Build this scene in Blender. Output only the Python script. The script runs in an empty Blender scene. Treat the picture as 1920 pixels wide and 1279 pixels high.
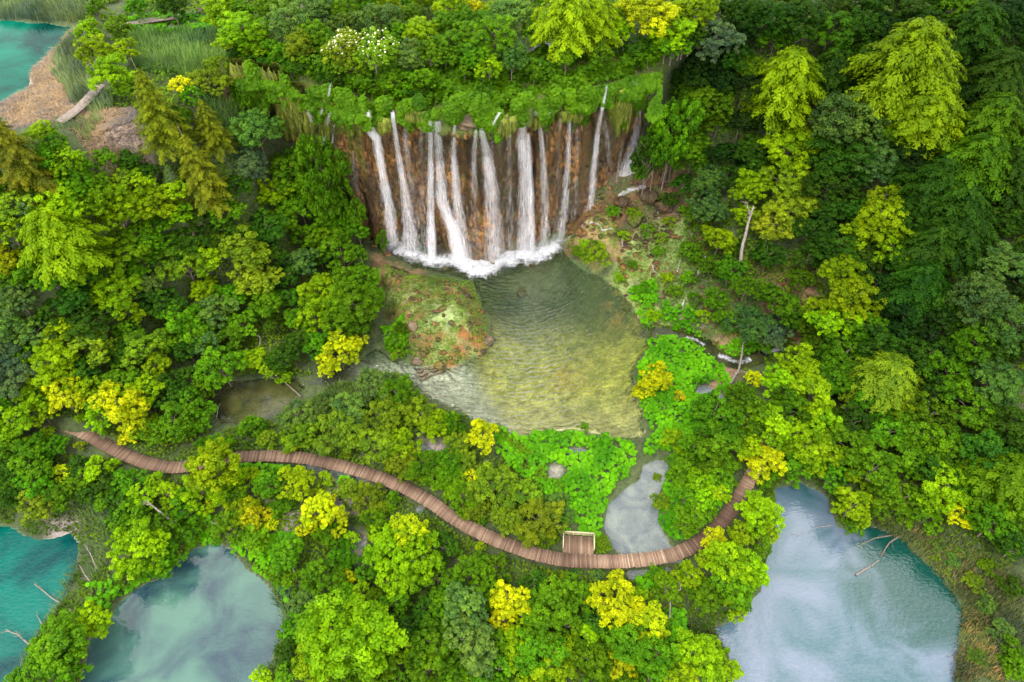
import bpy, math, random
import numpy as np
from math import radians, sin, cos, tan, pi

# ------------------------------------------------------------------ camera, sky, sun
scene = bpy.context.scene
COL = scene.collection
CAMZ, PITCH, F = 78.0, radians(50), 1280.0
cam_d = bpy.data.cameras.new('camera'); cam = bpy.data.objects.new('camera', cam_d); COL.objects.link(cam)
cam.location = (0, 0, CAMZ); cam.rotation_euler = (radians(40), 0, 0)
cam_d.lens = 24; cam_d.sensor_width = 36; cam_d.clip_end = 3000; cam_d.clip_start = 0.5
scene.camera = cam
SUN_EL, SUN_AZ = radians(62), radians(215)      # azimuth measured clockwise from +Y
sd = bpy.data.lights.new('sun', 'SUN'); sun = bpy.data.objects.new('sun', sd); COL.objects.link(sun)
sd.energy = 1.3; sd.angle = radians(14); sd.color = (1.0, 0.95, 0.86)
sun.rotation_euler = (pi/2 - SUN_EL, 0, pi - SUN_AZ)
W = bpy.data.worlds.new('World'); scene.world = W; W.use_nodes = True
wt = W.node_tree; wt.nodes.clear()
def wn(t, **k):
    n = wt.nodes.new(t)
    for a, b in k.items(): setattr(n, a, b)
    return n
sky = wn('ShaderNodeTexSky', sky_type='NISHITA', sun_disc=False, sun_elevation=SUN_EL, sun_rotation=SUN_AZ)
tc = wn('ShaderNodeTexCoord'); cl = wn('ShaderNodeTexNoise'); cl.inputs['Scale'].default_value = 2.6
cl.inputs['Detail'].default_value = 7; cl.inputs['Distortion'].default_value = 0.5
rp = wn('ShaderNodeValToRGB'); rp.color_ramp.elements[0].position = .34; rp.color_ramp.elements[1].position = .56
mx = wn('ShaderNodeMix', data_type='RGBA'); mx.inputs['B'].default_value = (13.8, 13.3, 12.4, 1)
bg = wn('ShaderNodeBackground'); bg.inputs['Strength'].default_value = 0.13
ow = wn('ShaderNodeOutputWorld')
L = wt.links.new
L(tc.outputs['Generated'], cl.inputs['Vector']); L(cl.outputs['Fac'], rp.inputs['Fac'])
L(rp.outputs['Color'], mx.inputs['Factor']); L(sky.outputs['Color'], mx.inputs['A'])
L(mx.outputs['Result'], bg.inputs['Color']); L(bg.outputs['Background'], ow.inputs['Surface'])
scene.view_settings.view_transform = 'Standard'; scene.view_settings.look = 'None'
scene.view_settings.exposure = 1.35; scene.view_settings.gamma = 1
scene.render.engine = 'CYCLES'
cy = scene.cycles
cy.use_denoising = True; cy.max_bounces = 5; cy.diffuse_bounces = 3; cy.glossy_bounces = 2
cy.transmission_bounces = 3; cy.transparent_max_bounces = 48; cy.caustics_reflective = False; cy.caustics_refractive = False
cy.sample_clamp_indirect = 8

rng = np.random.default_rng(7)
random.seed(7)

# ------------------------------------------------------------------ projection helpers
def unproj(px, py, z):
    """where the view of pixel (px,py) meets the height z"""
    px = np.asarray(px, float); py = np.asarray(py, float)
    a = (px-960)/F; b = (py-639.5)/F
    dy = cos(PITCH) - b*sin(PITCH); dz = -(sin(PITCH) + b*cos(PITCH))
    t = (z-CAMZ)/dz
    return a*t, dy*t, t
def proj(x, y, z):
    v = np.asarray(z, float)-CAMZ
    d = y*cos(PITCH) - v*sin(PITCH)
    return 960+F*x/d, 639.5 + F*(-(y*sin(PITCH) + v*cos(PITCH)))/d, d
# ------------------------------------------------------------------ numpy noise
_H = rng.random((256, 256))
def vnoise(x, y):
    x = np.asarray(x, float); y = np.asarray(y, float)
    xi = np.floor(x).astype(int); yi = np.floor(y).astype(int); fx = x-xi; fy = y-yi
    fx = fx*fx*(3-2*fx); fy = fy*fy*(3-2*fy)
    g = lambda i, j: _H[i & 255, j & 255]
    return (g(xi, yi)*(1-fx)+g(xi+1, yi)*fx)*(1-fy) + (g(xi, yi+1)*(1-fx)+g(xi+1, yi+1)*fx)*fy
def fbm(x, y, o=4):
    s = 0; a = .5
    for k in range(o):
        s = s + a*(vnoise(x*2**k+17.3*k, y*2**k+9.1*k)-.5); a *= .5
    return s*2      # about -1..1
def smooth(a, b, x):
    t = np.clip((x-a)/(b-a), 0, 1); return t*t*(3-2*t)

# ------------------------------------------------------------------ cliff line (plan), y = yc(x)
LIP = [(-400,330),(0,300),(150,290),(300,235),(400,175),(440,140),(500,150),(560,172),(620,190),(690,205),(740,212),
       (800,222),(860,234),(920,238),(970,222),(1030,200),(1090,185),(1150,170),(1200,152),(1260,140),(1330,120),(1500,100),(1900,70),(2400,50)]
_lx, _ly, _ = unproj([p[0] for p in LIP], [p[1] for p in LIP], 26.0)
def yc(x): return np.interp(x, _lx, _ly)

# ------------------------------------------------------------------ terrain control points (px, py, z)
LOW = [(870,520,.5),(760,600,1.6),(850,600,1.6),(720,640,.6),(700,520,1.5),(650,500,1.5),(1050,470,.5),(1110,425,3),(1180,372,6.2),(1250,345,8),
 (1110,480,2.0),(1180,480,1.6),(1250,450,2.8),(1250,385,6),(1300,430,5.5),(1330,520,3.5),(1280,600,1),(1400,560,4.5),(1450,480,6.5),
 (1350,350,10),(1400,640,.8),(1480,650,.8),(1380,690,.5),(1600,775,-.2),(1700,760,3),(1600,600,5),(1700,500,10),(1900,500,14),(1500,300,15),
 (1300,200,19),(1700,300,20),(1900,200,24),(1900,700,9),(1900,900,5),(1800,850,2.5),(1700,900,.3),(1850,1000,.3),(1900,1150,-1.2),(1500,850,.2),
 (1450,900,0),(1300,800,.4),(1400,760,.4),(1200,850,.5),(1000,850,.5),(1100,1000,.3),(900,880,.4),(1300,1000,0),(1250,1150,-1),(1000,1150,-1),
 (750,1150,-1),(600,1000,-.5),(700,800,.5),(500,900,.0),(550,800,.3),(300,950,-.6),(100,900,-.6),(200,1050,-1.4),(560,1150,-1.4),(150,850,.3),
 (0,760,2),(300,800,.6),(300,720,1.5),(300,650,3),(100,650,6),(0,600,10),(0,500,17),(100,450,19),(0,400,23),(0,330,26),(150,330,24.5),(200,400,19),(250,500,11),
 (400,550,3.5),(500,600,1.5),(600,600,1),(620,430,3),(600,390,6),(560,440,5),(500,400,10),(450,330,17),(400,290,20),(350,400,13),(300,290,24.5),(560,700,.3),(450,690,.5),
 (1700,1279,-2),(1300,1270,-1.5),(800,1279,-1.6),(100,1279,-2),(-300,900,0),(-300,600,14),(2200,900,9),(2200,600,17),(2200,300,27)]
UPP = [(30,100,25.6),(100,200,26),(200,260,26.2),(300,100,26.2),(60,10,26.5),(420,100,26.6),(560,130,27),(700,150,27.5),(700,40,27),(850,150,28),(1000,140,29),
 (1100,130,29),(1000,40,27.5),(1180,110,28.5),(1300,60,28.5),(1500,40,31),(1800,20,34),(2300,0,40),(-400,100,26),(500,-60,28),(1000,-60,30),(1800,-60,40)]
def rbf(pts, k=1.0):
    P = np.array(pts, float); x, y, _ = unproj(P[:,0], P[:,1], P[:,2])
    # where the two sheets meet away from the fall they must agree
    return x, y, P[:,2]
def make_rbf(x, y, z):
    d = np.hypot(x[:,None]-x[None], y[:,None]-y[None])
    n = len(x); A = np.zeros((n+3, n+3)); A[:n,:n] = d - np.eye(n)*.4
    A[:n,n] = 1; A[:n,n+1] = x; A[:n,n+2] = y; A[n:, :n] = A[:n, n:].T
    w = np.linalg.solve(A, np.r_[z, 0,0,0])
    def f(X, Y):
        out = np.full(np.shape(X), w[n]) + w[n+1]*X + w[n+2]*Y
        for i in range(n): out = out + w[i]*np.hypot(X-x[i], Y-y[i])
        return out
    return f
lx, ly, lz = rbf(LOW); ux, uy, uz = rbf(UPP)
# join lines left and right of the cliff
jp = [(-400,330),(0,300),(150,290),(300,235),(380,190),(1330,120),(1500,100),(1700,85),(1900,70),(2400,50)]
jz = [26,26,26,26,26,26,27,29,31,36]
jx, jy, _ = unproj([p[0] for p in jp], [p[1] for p in jp], 26.0); jz = np.array(jz, float)
f_low = make_rbf(np.r_[lx, jx], np.r_[ly, jy], np.r_[lz, jz]); f_upp = make_rbf(np.r_[ux, jx], np.r_[uy, jy], np.r_[uz, jz])

# ------------------------------------------------------------------ pools: name, water height, depth, pixel outline
POOLS = {
 'main': (0.0, 2.2, [(655,412),(688,446),(730,478),(765,500),(830,514),(888,526),(893,545),(915,600),(922,640),(890,668),(845,690),(800,686),(770,684),(735,672),(715,655),(690,660),(640,690),(600,705),(560,712),(575,728),(640,722),(700,712),(740,700),(768,712),(790,742),(820,755),(850,770),(885,790),(930,800),(975,828),(1020,812),(1075,808),(1130,822),(1190,830),(1212,818),(1205,770),(1190,735),(1188,700),(1215,655),(1212,625),(1190,580),(1165,548),(1130,520),(1090,495),(1060,470),(1050,440),(900,440),(800,430)]),
 'dark': (-.2, 1.2, [(385,735),(430,712),(500,706),(560,712),(575,728),(545,755),(520,780),(450,800),(410,795)]),
 'deck': (-.3, .8, [(1205,872),(1235,858),(1258,872),(1250,900),(1236,935),(1240,985),(1262,1025),(1262,1045),(1180,1045),(1140,1030),(1128,985),(1137,945),(1165,920),(1195,900)]),
 'tiny1': (0,.5,[(1022,872),(1040,866),(1060,875),(1065,893),(1050,905),(1025,902)]),
 'tiny2': (0,.5,[(1040,845),(1075,838),(1105,842),(1100,853),(1065,853)]),
 'tiny3': (0.1,.5,[(1305,725),(1325,722),(1345,732),(1362,745),(1350,755),(1320,745),(1303,738)]),
 'tiny4': (.1,.5,[(780,820),(800,828),(820,845),(835,858),(810,862),(785,845)]),
 'tiny5': (0,.5,[(993,906),(1006,906),(1009,922),(995,924)]),
 'tiny6': (-.5,.5,[(775,948),(795,947),(800,963),(780,965)]),
 'strip': (-.7,.6,[(1165,1068),(1262,1060),(1258,1076),(1180,1090)]),
 'gap1': (-1.1,.5,[(660,1008),(685,1000),(688,1030),(665,1035)]),
 'gap2': (-.6,.5,[(560,862),(640,880),(700,905),(740,925),(690,915),(620,893),(560,880)]),
 'teal': (-3.0, 6, [(-500,985),(20,985),(70,1008),(130,1000),(152,1020),(150,1060),(130,1100),(105,1150),(75,1190),(50,1240),(20,1340),(-500,1500)]),
 'milk': (-2.6, 4, [(395,1018),(430,1030),(470,1065),(505,1095),(530,1140),(535,1190),(515,1240),(490,1279),(480,1400),(140,1400),(155,1240),(165,1200),(200,1165),(215,1130),(255,1100),(300,1082),(335,1050),(365,1028)]),
 'right': (-2.6, 5, [(1450,915),(1500,905),(1545,925),(1570,985),(1640,985),(1690,1010),(1740,1055),(1790,1110),(1812,1150),(1808,1200),(1795,1240),(1800,1400),(1380,1400),(1365,1220),(1335,1180),(1395,1150),(1420,1110),(1440,1040),(1455,985)]),
 'upper': (25.6, 4, [(-400,40),(0,38),(60,42),(135,50),(115,80),(85,110),(60,135),(55,170),(10,192),(-400,260)]),
 'back': (27.0, .8, [(990,92),(1020,78),(1050,85),(1048,100),(1010,102)]),
}
STREAM = [(1212,622),(1250,622),(1290,632),(1325,648),(1355,668),(1385,678),(1415,668),(1450,655),(1490,655),(1530,690),(1550,730),(1575,755),(1605,778),(1650,800)]
def poly_world(pts, z):
    P = np.array(pts, float); x, y, _ = unproj(P[:,0], P[:,1], z); return np.c_[x, y]
def sdist(X, Y, P):
    """signed distance to a closed outline, negative inside"""
    d = np.full(X.shape, 1e9); ins = np.zeros(X.shape, bool)
    for a, b in zip(P, np.roll(P, -1, 0)):
        e = b-a; L2 = max(e@e, 1e-9)
        t = np.clip(((X-a[0])*e[0]+(Y-a[1])*e[1])/L2, 0, 1)
        d = np.minimum(d, np.hypot(X-a[0]-t*e[0], Y-a[1]-t*e[1]))
        c = ((a[1] > Y) != (b[1] > Y)) & (X < (b[0]-a[0])*(Y-a[1])/(b[1]-a[1]+1e-12)+a[0])
        ins ^= c
    return np.where(ins, -d, d)
def ldist(X, Y, P):
    d = np.full(np.shape(X), 1e9)
    for a, b in zip(P[:-1], P[1:]):
        e = b-a; t = np.clip(((X-a[0])*e[0]+(Y-a[1])*e[1])/(e@e), 0, 1)
        d = np.minimum(d, np.hypot(X-a[0]-t*e[0], Y-a[1]-t*e[1]))
    return d
PW = {k: poly_world(v[2], v[0]) for k, v in POOLS.items()}
SW = poly_world(STREAM, 0.0)

gx = np.r_[np.arange(-500, -112, 8.), np.arange(-112, 112, .45), np.arange(112, 500, 8.)]
gy = np.r_[np.arange(-200, 8, 8.), np.arange(8, 135, .45), np.arange(135, 600, 8.)]
GX, GY = np.meshgrid(gx, gy, indexing='ij')
ZL = f_low(np.clip(GX,-115,115), np.clip(GY,5,140)); ZU = f_upp(np.clip(GX,-115,115), np.clip(GY,5,140))
side = GY - yc(GX)
ZU = np.maximum(ZU, 24)
s = smooth(3.2, 3.9, side)
Z = ZL*(1-s) + ZU*s
Z = Z + .5*fbm(GX/5, GY/5, 4) + .12*fbm(GX/1.1+40, GY/1.1, 3)
wob = .9*fbm(GX/2.2+9, GY/2.2+3, 3)
PD = {}
for k, (wl, dep, _) in POOLS.items():
    P = PW[k]; lo = P.min(0)-9; hi = P.max(0)+9
    m = (GX > lo[0]) & (GX < hi[0]) & (GY > lo[1]) & (GY < hi[1])
    if k == 'upper' or k == 'back': m &= side > 2
    sdv = np.full(GX.shape, 1e3); sdv[m] = sdist(GX[m], GY[m], P) + wob[m]*(.7 if k not in ('tiny1','tiny2','tiny5','deck') else .3)
    PD[k] = sdv
    out = smooth(5, .3, sdv)*(sdv > 0)
    Z = Z*(1-out) + (wl+.22+.1*np.maximum(sdv,0) + .1*fbm(GX, GY, 2))*out
    ins = sdv <= 0
    rim = .22*(1-smooth(0, .35, -sdv))
    Z = np.where(ins, wl + rim - .06 - dep*smooth(0, 5.5, -sdv)*(.75+.25*fbm(GX/3, GY/3, 3)) - .25*smooth(0,.8,-sdv), Z)
sdl = ldist(GX, GY, SW) + wob*.5
Z = np.where(sdl < 3.2, Z*smooth(.8, 3.2, sdl) + (-.45)*(1-smooth(.8, 3.2, sdl)), Z)
# tufa mound left of the pool
MOUND = poly_world([(700,485),(735,494),(770,512),(830,526),(880,538),(893,560),(905,610),(918,645),(880,665),(830,690),(790,675),(762,640),(735,600),(712,560)], 1.0)
sm = sdist(GX, GY, MOUND)
Z = np.where(PD['main'] > .2, Z + 1.5*smooth(0, -3.0, sm) + .95*fbm(GX/1.7, GY/1.7, 4)*smooth(.5,-2,sm), Z)
RKNOB = poly_world([(1065,440),(1095,425),(1150,425),(1165,470),(1150,500),(1100,502),(1070,480)], 1.5)
sk = sdist(GX, GY, RKNOB)
Z = Z + 1.6*smooth(0.5, -2.0, sk)*(1+.3*fbm(GX, GY, 3))
def height(x, y):
    x = np.atleast_1d(np.asarray(x, float)); y = np.atleast_1d(np.asarray(y, float))
    i = np.clip(np.searchsorted(gx, x)-1, 0, len(gx)-2); j = np.clip(np.searchsorted(gy, y)-1, 0, len(gy)-2)
    u = np.clip((x-gx[i])/(gx[i+1]-gx[i]), 0, 1); v = np.clip((y-gy[j])/(gy[j+1]-gy[j]), 0, 1)
    return Z[i,j]*(1-u)*(1-v)+Z[i+1,j]*u*(1-v)+Z[i,j+1]*(1-u)*v+Z[i+1,j+1]*u*v
def hscalar(x, y): return float(height(x, y)[0])
def on_ground(px, py, up=0.0, z0=None):
    """march the view of a pixel to where it meets the ground raised by up"""
    best = None
    zs = np.arange(45, -5, -.25)
    x, y, t = unproj(px, py, zs)
    h = height(x, y) + up
    k = np.argmax(zs <= h)
    return float(x[k]), float(y[k]), float(height(x[k], y[k])[0]), float(t[k])

# ------------------------------------------------------------------ mesh helpers
def mesh_np(name, V, Fc, mat=None, attrs=None, smoothf=False, col=None):
    V = np.asarray(V, np.float32); Fc = np.asarray(Fc, np.int32)
    me = bpy.data.meshes.new(name); n = len(V); m, k = Fc.shape
    me.vertices.add(n); me.vertices.foreach_set('co', V.ravel())
    me.loops.add(m*k); me.loops.foreach_set('vertex_index', Fc.ravel())
    me.polygons.add(m); me.polygons.foreach_set('loop_start', np.arange(0, m*k, k, dtype=np.int32))
    me.polygons.foreach_set('loop_total', np.full(m, k, np.int32))
    if smoothf: me.polygons.foreach_set('use_smooth', np.ones(m, bool))
    for a, v in (attrs or {}).items():
        at = me.attributes.new(a, 'FLOAT', 'POINT'); at.data.foreach_set('value', np.asarray(v, np.float32))
    if col is not None:
        at = me.color_attributes.new('col', 'FLOAT_COLOR', 'POINT')
        at.data.foreach_set('color', np.c_[col, np.ones(len(col))].astype(np.float32).ravel())
    me.update(calc_edges=True); me.validate(clean_customdata=False)
    if mat: me.materials.append(mat)
    return me
def tag(o, label=None, cat=None, group=None, kind=None):
    for k, v in (('label', label), ('category', cat), ('group', group), ('kind', kind)):
        if v: o[k] = v
    return o
def link(name, me, parent=None, loc=None):
    o = bpy.data.objects.new(name, me); COL.objects.link(o)
    if loc is not None: o.location = loc
    if parent: o.parent = parent
    return o
def grid_faces(nu, nv):
    i = np.arange(nu-1)[:,None]*nv + np.arange(nv-1)[None]
    return np.stack([i, i+nv, i+nv+1, i+1], -1).reshape(-1, 4)
class Acc:
    """collects quads"""
    def __init__(s): s.V = []; s.F = []; s.T = []; s.n = 0
    def add(s, V, Fc, t=.5):
        V = np.asarray(V, float); s.V.append(V); s.F.append(np.asarray(Fc)+s.n); s.n += len(V)
        s.T.append(np.broadcast_to(np.asarray(t, float), (len(V),)).copy())
    def mesh(s, name, mat, sm=False, shift=None):
        V = np.vstack(s.V)
        if shift is not None: V = V-np.array(shift)
        return mesh_np(name, V, np.vstack(s.F), mat, {'tint': np.concatenate(s.T)}, sm)
def norm(v): return v/np.maximum(np.linalg.norm(v, axis=-1, keepdims=True), 1e-9)
def leaf_quads(P, N, Lg, Wd, T=None, r=None):
    """rhombic leaves, centre P, normal N"""
    r = r or rng
    n = len(P); N = norm(N)
    if T is None: T = r.normal(size=(n,3))
    T = norm(T - (T*N).sum(1, keepdims=True)*N); B = np.cross(N, T)
    Lg = np.broadcast_to(Lg, (n,))[:,None]; Wd = np.broadcast_to(Wd, (n,))[:,None]
    V = np.stack([P+T*Lg, P+B*Wd+N*Wd*.2, P-T*Lg, P-B*Wd+N*Wd*.2], 1).reshape(-1, 3)
    return V, np.arange(4*n).reshape(n, 4)
def tube(acc, pts, rad, k=7, t=.5):
    pts = np.asarray(pts, float); rad = np.broadcast_to(rad, (len(pts),))
    d = norm(np.gradient(pts, axis=0)); ref = np.array([0,0,1.]) if abs(d[0][2]) < .9 else np.array([1.,0,0])
    a = norm(np.cross(d, ref)); b = np.cross(d, a)
    an = np.linspace(0, 2*pi, k, endpoint=False)
    V = pts[:,None]+rad[:,None,None]*(a[:,None]*np.cos(an)[None,:,None]+b[:,None]*np.sin(an)[None,:,None])
    n = len(pts); i = np.arange(n-1)[:,None]*k; j = np.arange(k)[None]; j2 = (np.arange(k)+1)[None] % k
    Fc = np.stack([i+j, i+k+j, i+k+j2, i+j2], -1).reshape(-1, 4)
    acc.add(V.reshape(-1,3), Fc, t)
def box(acc, c, ax, ay, az, sx, sy, sz, t=.5):
    """box centred c with unit axes and full sizes"""
    c, ax, ay, az = map(lambda q: np.asarray(q, float), (c, ax, ay, az))
    V = [c+ax*sx/2*i+ay*sy/2*j+az*sz/2*k for i in (-1,1) for j in (-1,1) for k in (-1,1)]
    acc.add(V, [(0,1,3,2),(4,6,7,5),(0,4,5,1),(2,3,7,6),(0,2,6,4),(1,5,7,3)], t)
EX, EY, EZ = np.eye(3)

# ------------------------------------------------------------------ materials
def mat_new(name):
    m = bpy.data.materials.new(name); m.use_nodes = True; m.node_tree.nodes.clear(); return m
class NT:
    def __init__(s, m): s.t = m.node_tree
    def n(s, t, ins=None, **k):
        n = s.t.nodes.new(t)
        for a, b in k.items(): setattr(n, a, b)
        for a, b in (ins or {}).items():
            if isinstance(b, bpy.types.NodeSocket): s.t.links.new(b, n.inputs[a])
            else: n.inputs[a].default_value = b
        return n
    def mix(s, f, a, b, bt='MIX'):
        n = s.n('ShaderNodeMix', data_type='RGBA', blend_type=bt)
        for k, v in (('Factor', f), ('A', a), ('B', b)):
            if isinstance(v, bpy.types.NodeSocket): s.t.links.new(v, n.inputs[k])
            else: n.inputs[k].default_value = v if k == 'Factor' else ((*v, 1) if len(v) == 3 else v)
        return n.outputs['Result']
    def math(s, op, a, b=0.5, clamp=False):
        n = s.n('ShaderNodeMath', operation=op, use_clamp=clamp)
        for i, v in enumerate((a, b)):
            if isinstance(v, bpy.types.NodeSocket): s.t.links.new(v, n.inputs[i])
            else: n.inputs[i].default_value = v
        return n.outputs[0]
    def ramp(s, f, stops):
        n = s.n('ShaderNodeValToRGB', {'Fac': f}); e = n.color_ramp.elements
        while len(e) < len(stops): e.new(.5)
        for q, (p, c) in zip(e, stops):
            q.position = p; q.color = (*c, 1) if not np.isscalar(c) else (c, c, c, 1)
        return n.outputs['Color']
    def noise(s, scale, detail=4, vec=None, dist=0, rough=.5):
        i = {'Scale': scale, 'Detail': detail, 'Distortion': dist, 'Roughness': rough}
        if vec is not None: i['Vector'] = vec
        return s.n('ShaderNodeTexNoise', i).outputs['Fac']
    def pos(s): return s.n('ShaderNodeNewGeometry').outputs['Position']
    def objc(s): return s.n('ShaderNodeTexCoord').outputs['Object']
    def mapping(s, v, sc): return s.n('ShaderNodeMapping', {'Vector': v, 'Scale': sc}).outputs[0]
    def out(s, sh): s.n('ShaderNodeOutputMaterial', {'Surface': sh})
def foliage_mat(name, trans=.35, rough=.55, fixed=None):
    m = mat_new(name); t = NT(m)
    at = t.n('ShaderNodeAttribute', attribute_name='tint').outputs['Fac']
    oi = t.n('ShaderNodeObjectInfo')
    base = oi.outputs['Color'] if fixed is None else t.n('ShaderNodeRGB').outputs[0]
    if fixed is not None: base.default_value = (*fixed, 1)
    # leaf to leaf variety: deeper green to fresh yellow-green
    n2 = t.noise(.45, 3, t.pos())
    f = t.math('ADD', at, t.math('MULTIPLY', t.math('SUBTRACT', n2, .5), .7), True)
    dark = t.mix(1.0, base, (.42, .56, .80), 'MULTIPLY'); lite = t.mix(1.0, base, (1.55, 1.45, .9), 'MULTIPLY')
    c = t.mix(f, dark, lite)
    hs = t.n('ShaderNodeHueSaturation', {'Color': c, 'Hue': t.math('ADD', .49, t.math('MULTIPLY', oi.outputs['Random'], .02)), 'Value': t.math('ADD', .86, t.math('MULTIPLY', oi.outputs['Random'], .28))})
    c = hs.outputs[0]
    p = t.n('ShaderNodeBsdfPrincipled', {'Base Color': c, 'Roughness': rough, 'Specular IOR Level': .06})
    tr = t.n('ShaderNodeBsdfTranslucent', {'Color': t.mix(1.0, c, (1.15, 1.2, .6), 'MULTIPLY')})
    t.out(t.n('ShaderNodeMixShader', {'Fac': trans, 1: p.outputs[0], 2: tr.outputs[0]}).outputs[0])
    return m
M = {}
M['leaf'] = foliage_mat('tree_foliage')
def bark(name, c1, c2):
    m = mat_new(name); t = NT(m); v = t.mapping(t.objc(), (3, 3, .8))
    n = t.noise(2.5, 6, v); c = t.ramp(n, [(.35, c1), (.65, c2)])
    b = t.n('ShaderNodeBump', {'Height': n, 'Strength': .5, 'Distance': .05})
    t.out(t.n('ShaderNodeBsdfPrincipled', {'Base Color': c, 'Roughness': .85, 'Normal': b.outputs[0]}).outputs[0]); return m
M['bark'] = bark('grey_brown_bark', (.07,.05,.035), (.20,.165,.13))
M['deadwood'] = bark('bleached_dead_wood', (.08,.065,.05), (.24,.21,.18))
def terrain_mat():
    m = mat_new('forest_floor'); t = NT(m); p = t.pos()
    c = t.n('ShaderNodeAttribute', attribute_name='col').outputs['Color']
    n1 = t.noise(1.3, 6, p, rough=.65); n2 = t.noise(7, 4, p)
    c = t.mix(1.0, c, t.ramp(n1, [(.3, (.55,.55,.5)), (.5, (1,1,1)), (.72, (1.45,1.4,1.3))]), 'MULTIPLY')
    c = t.mix(1.0, c, t.ramp(n2, [(.3, .7), (.7, 1.3)]), 'MULTIPLY')
    h = t.math('ADD', n1, t.math('MULTIPLY', n2, .4))
    b = t.n('ShaderNodeBump', {'Height': h, 'Strength': .9, 'Distance': .35})
    t.out(t.n('ShaderNodeBsdfPrincipled', {'Base Color': c, 'Roughness': .8, 'Normal': b.outputs[0]}).outputs[0]); return m
M['ground'] = terrain_mat()
def rock_mat():
    m = mat_new('wet_tufa_rock'); t = NT(m); p = t.pos()
    v = t.mapping(p, (1, 1, .5))
    n1 = t.noise(.55, 6, v, .6, .6); n2 = t.noise(2.2, 6, v, .5, .6); n3 = t.noise(.16, 4, t.mapping(p, (1,1,.45)), .8)
    c = t.ramp(n2, [(.30, (.012,.007,.004)), (.43, (.085,.038,.010)), (.54, (.23,.105,.022)), (.64, (.36,.18,.045)), (.78, (.46,.27,.10))])  # near black where the bump is low: recess shade in the colour
    dark_mask = t.ramp(n1, [(.40, 1.0), (.56, 0.0)])  # dark brown patches by noise
    c = t.mix(t.math('MULTIPLY', dark_mask, .85), c, (.028,.016,.009))
    c = t.mix(t.ramp(n3, [(.40, .85), (.56, 0.0)]), c, t.mix(n2, (.010,.010,.006), (.075,.05,.022)))
    g = t.ramp(t.noise(.9, 5, p, .4), [(.56, 0.0), (.68, 1.0)])
    c = t.mix(t.math('MULTIPLY', g, .65), c, (.075,.095,.02))
    at = t.n('ShaderNodeAttribute', attribute_name='tint').outputs['Fac']
    c = t.mix(at, c, t.mix(n2, (.02,.04,.006), (.13,.18,.015)))
    h = t.math('ADD', n2, t.math('MULTIPLY', t.noise(7, 5, v), .5))
    b = t.n('ShaderNodeBump', {'Height': h, 'Strength': 1.0, 'Distance': .5})
    t.out(t.n('ShaderNodeBsdfPrincipled', {'Base Color': c, 'Roughness': .45, 'Normal': b.outputs[0]}).outputs[0]); return m
M['rock'] = rock_mat()
def simple_noise_mat(name, c1, c2, scale=3, rough=.8, stretch=(1,1,1), bump=.3):
    m = mat_new(name); t = NT(m); v = t.mapping(t.pos(), stretch); n = t.noise(scale, 6, v, .3, .6)
    c = t.ramp(n, [(.3, c1), (.7, c2)])
    b = t.n('ShaderNodeBump', {'Height': n, 'Strength': .8, 'Distance': bump})
    t.out(t.n('ShaderNodeBsdfPrincipled', {'Base Color': c, 'Roughness': rough, 'Normal': b.outputs[0]}).outputs[0]); return m
M['pale_tufa'] = simple_noise_mat('pale_dry_tufa', (.05,.035,.018), (.17,.12,.07), 1.2)
M['moss'] = simple_noise_mat('hanging_moss', (.015,.025,.003), (.22,.26,.012), 1.5, .8, (1.8,1.8,.22), .45)
def plank_mat():
    m = mat_new('weathered_planks'); t = NT(m); at = t.n('ShaderNodeAttribute', attribute_name='tint').outputs['Fac']
    c = t.ramp(at, [(0, (.10,.060,.040)), (.5, (.20,.128,.084)), (.85, (.28,.195,.135)), (1, (.38,.29,.21))])
    n = t.noise(.10, 3, t.pos()); c = t.mix(1.0, c, t.ramp(n, [(.36, (.42,.34,.30)), (.62, (1.15,1.12,1.10))]), 'MULTIPLY')
    n = t.noise(9, 4, t.pos()); c = t.mix(1.0, c, t.ramp(n, [(.3, .75), (.7, 1.2)]), 'MULTIPLY')
    t.out(t.n('ShaderNodeBsdfPrincipled', {'Base Color': c, 'Roughness': .8}).outputs[0]); return m
M['plank'] = plank_mat()
M['grey_plank'] = simple_noise_mat('grey_old_planks', (.13,.10,.085), (.34,.27,.235), 5)
M['beam'] = simple_noise_mat('dark_timber', (.03,.02,.014), (.09,.06,.045), 4)
M['rail'] = simple_noise_mat('pale_rail_wood', (.30,.24,.14), (.52,.45,.28), 3)
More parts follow.
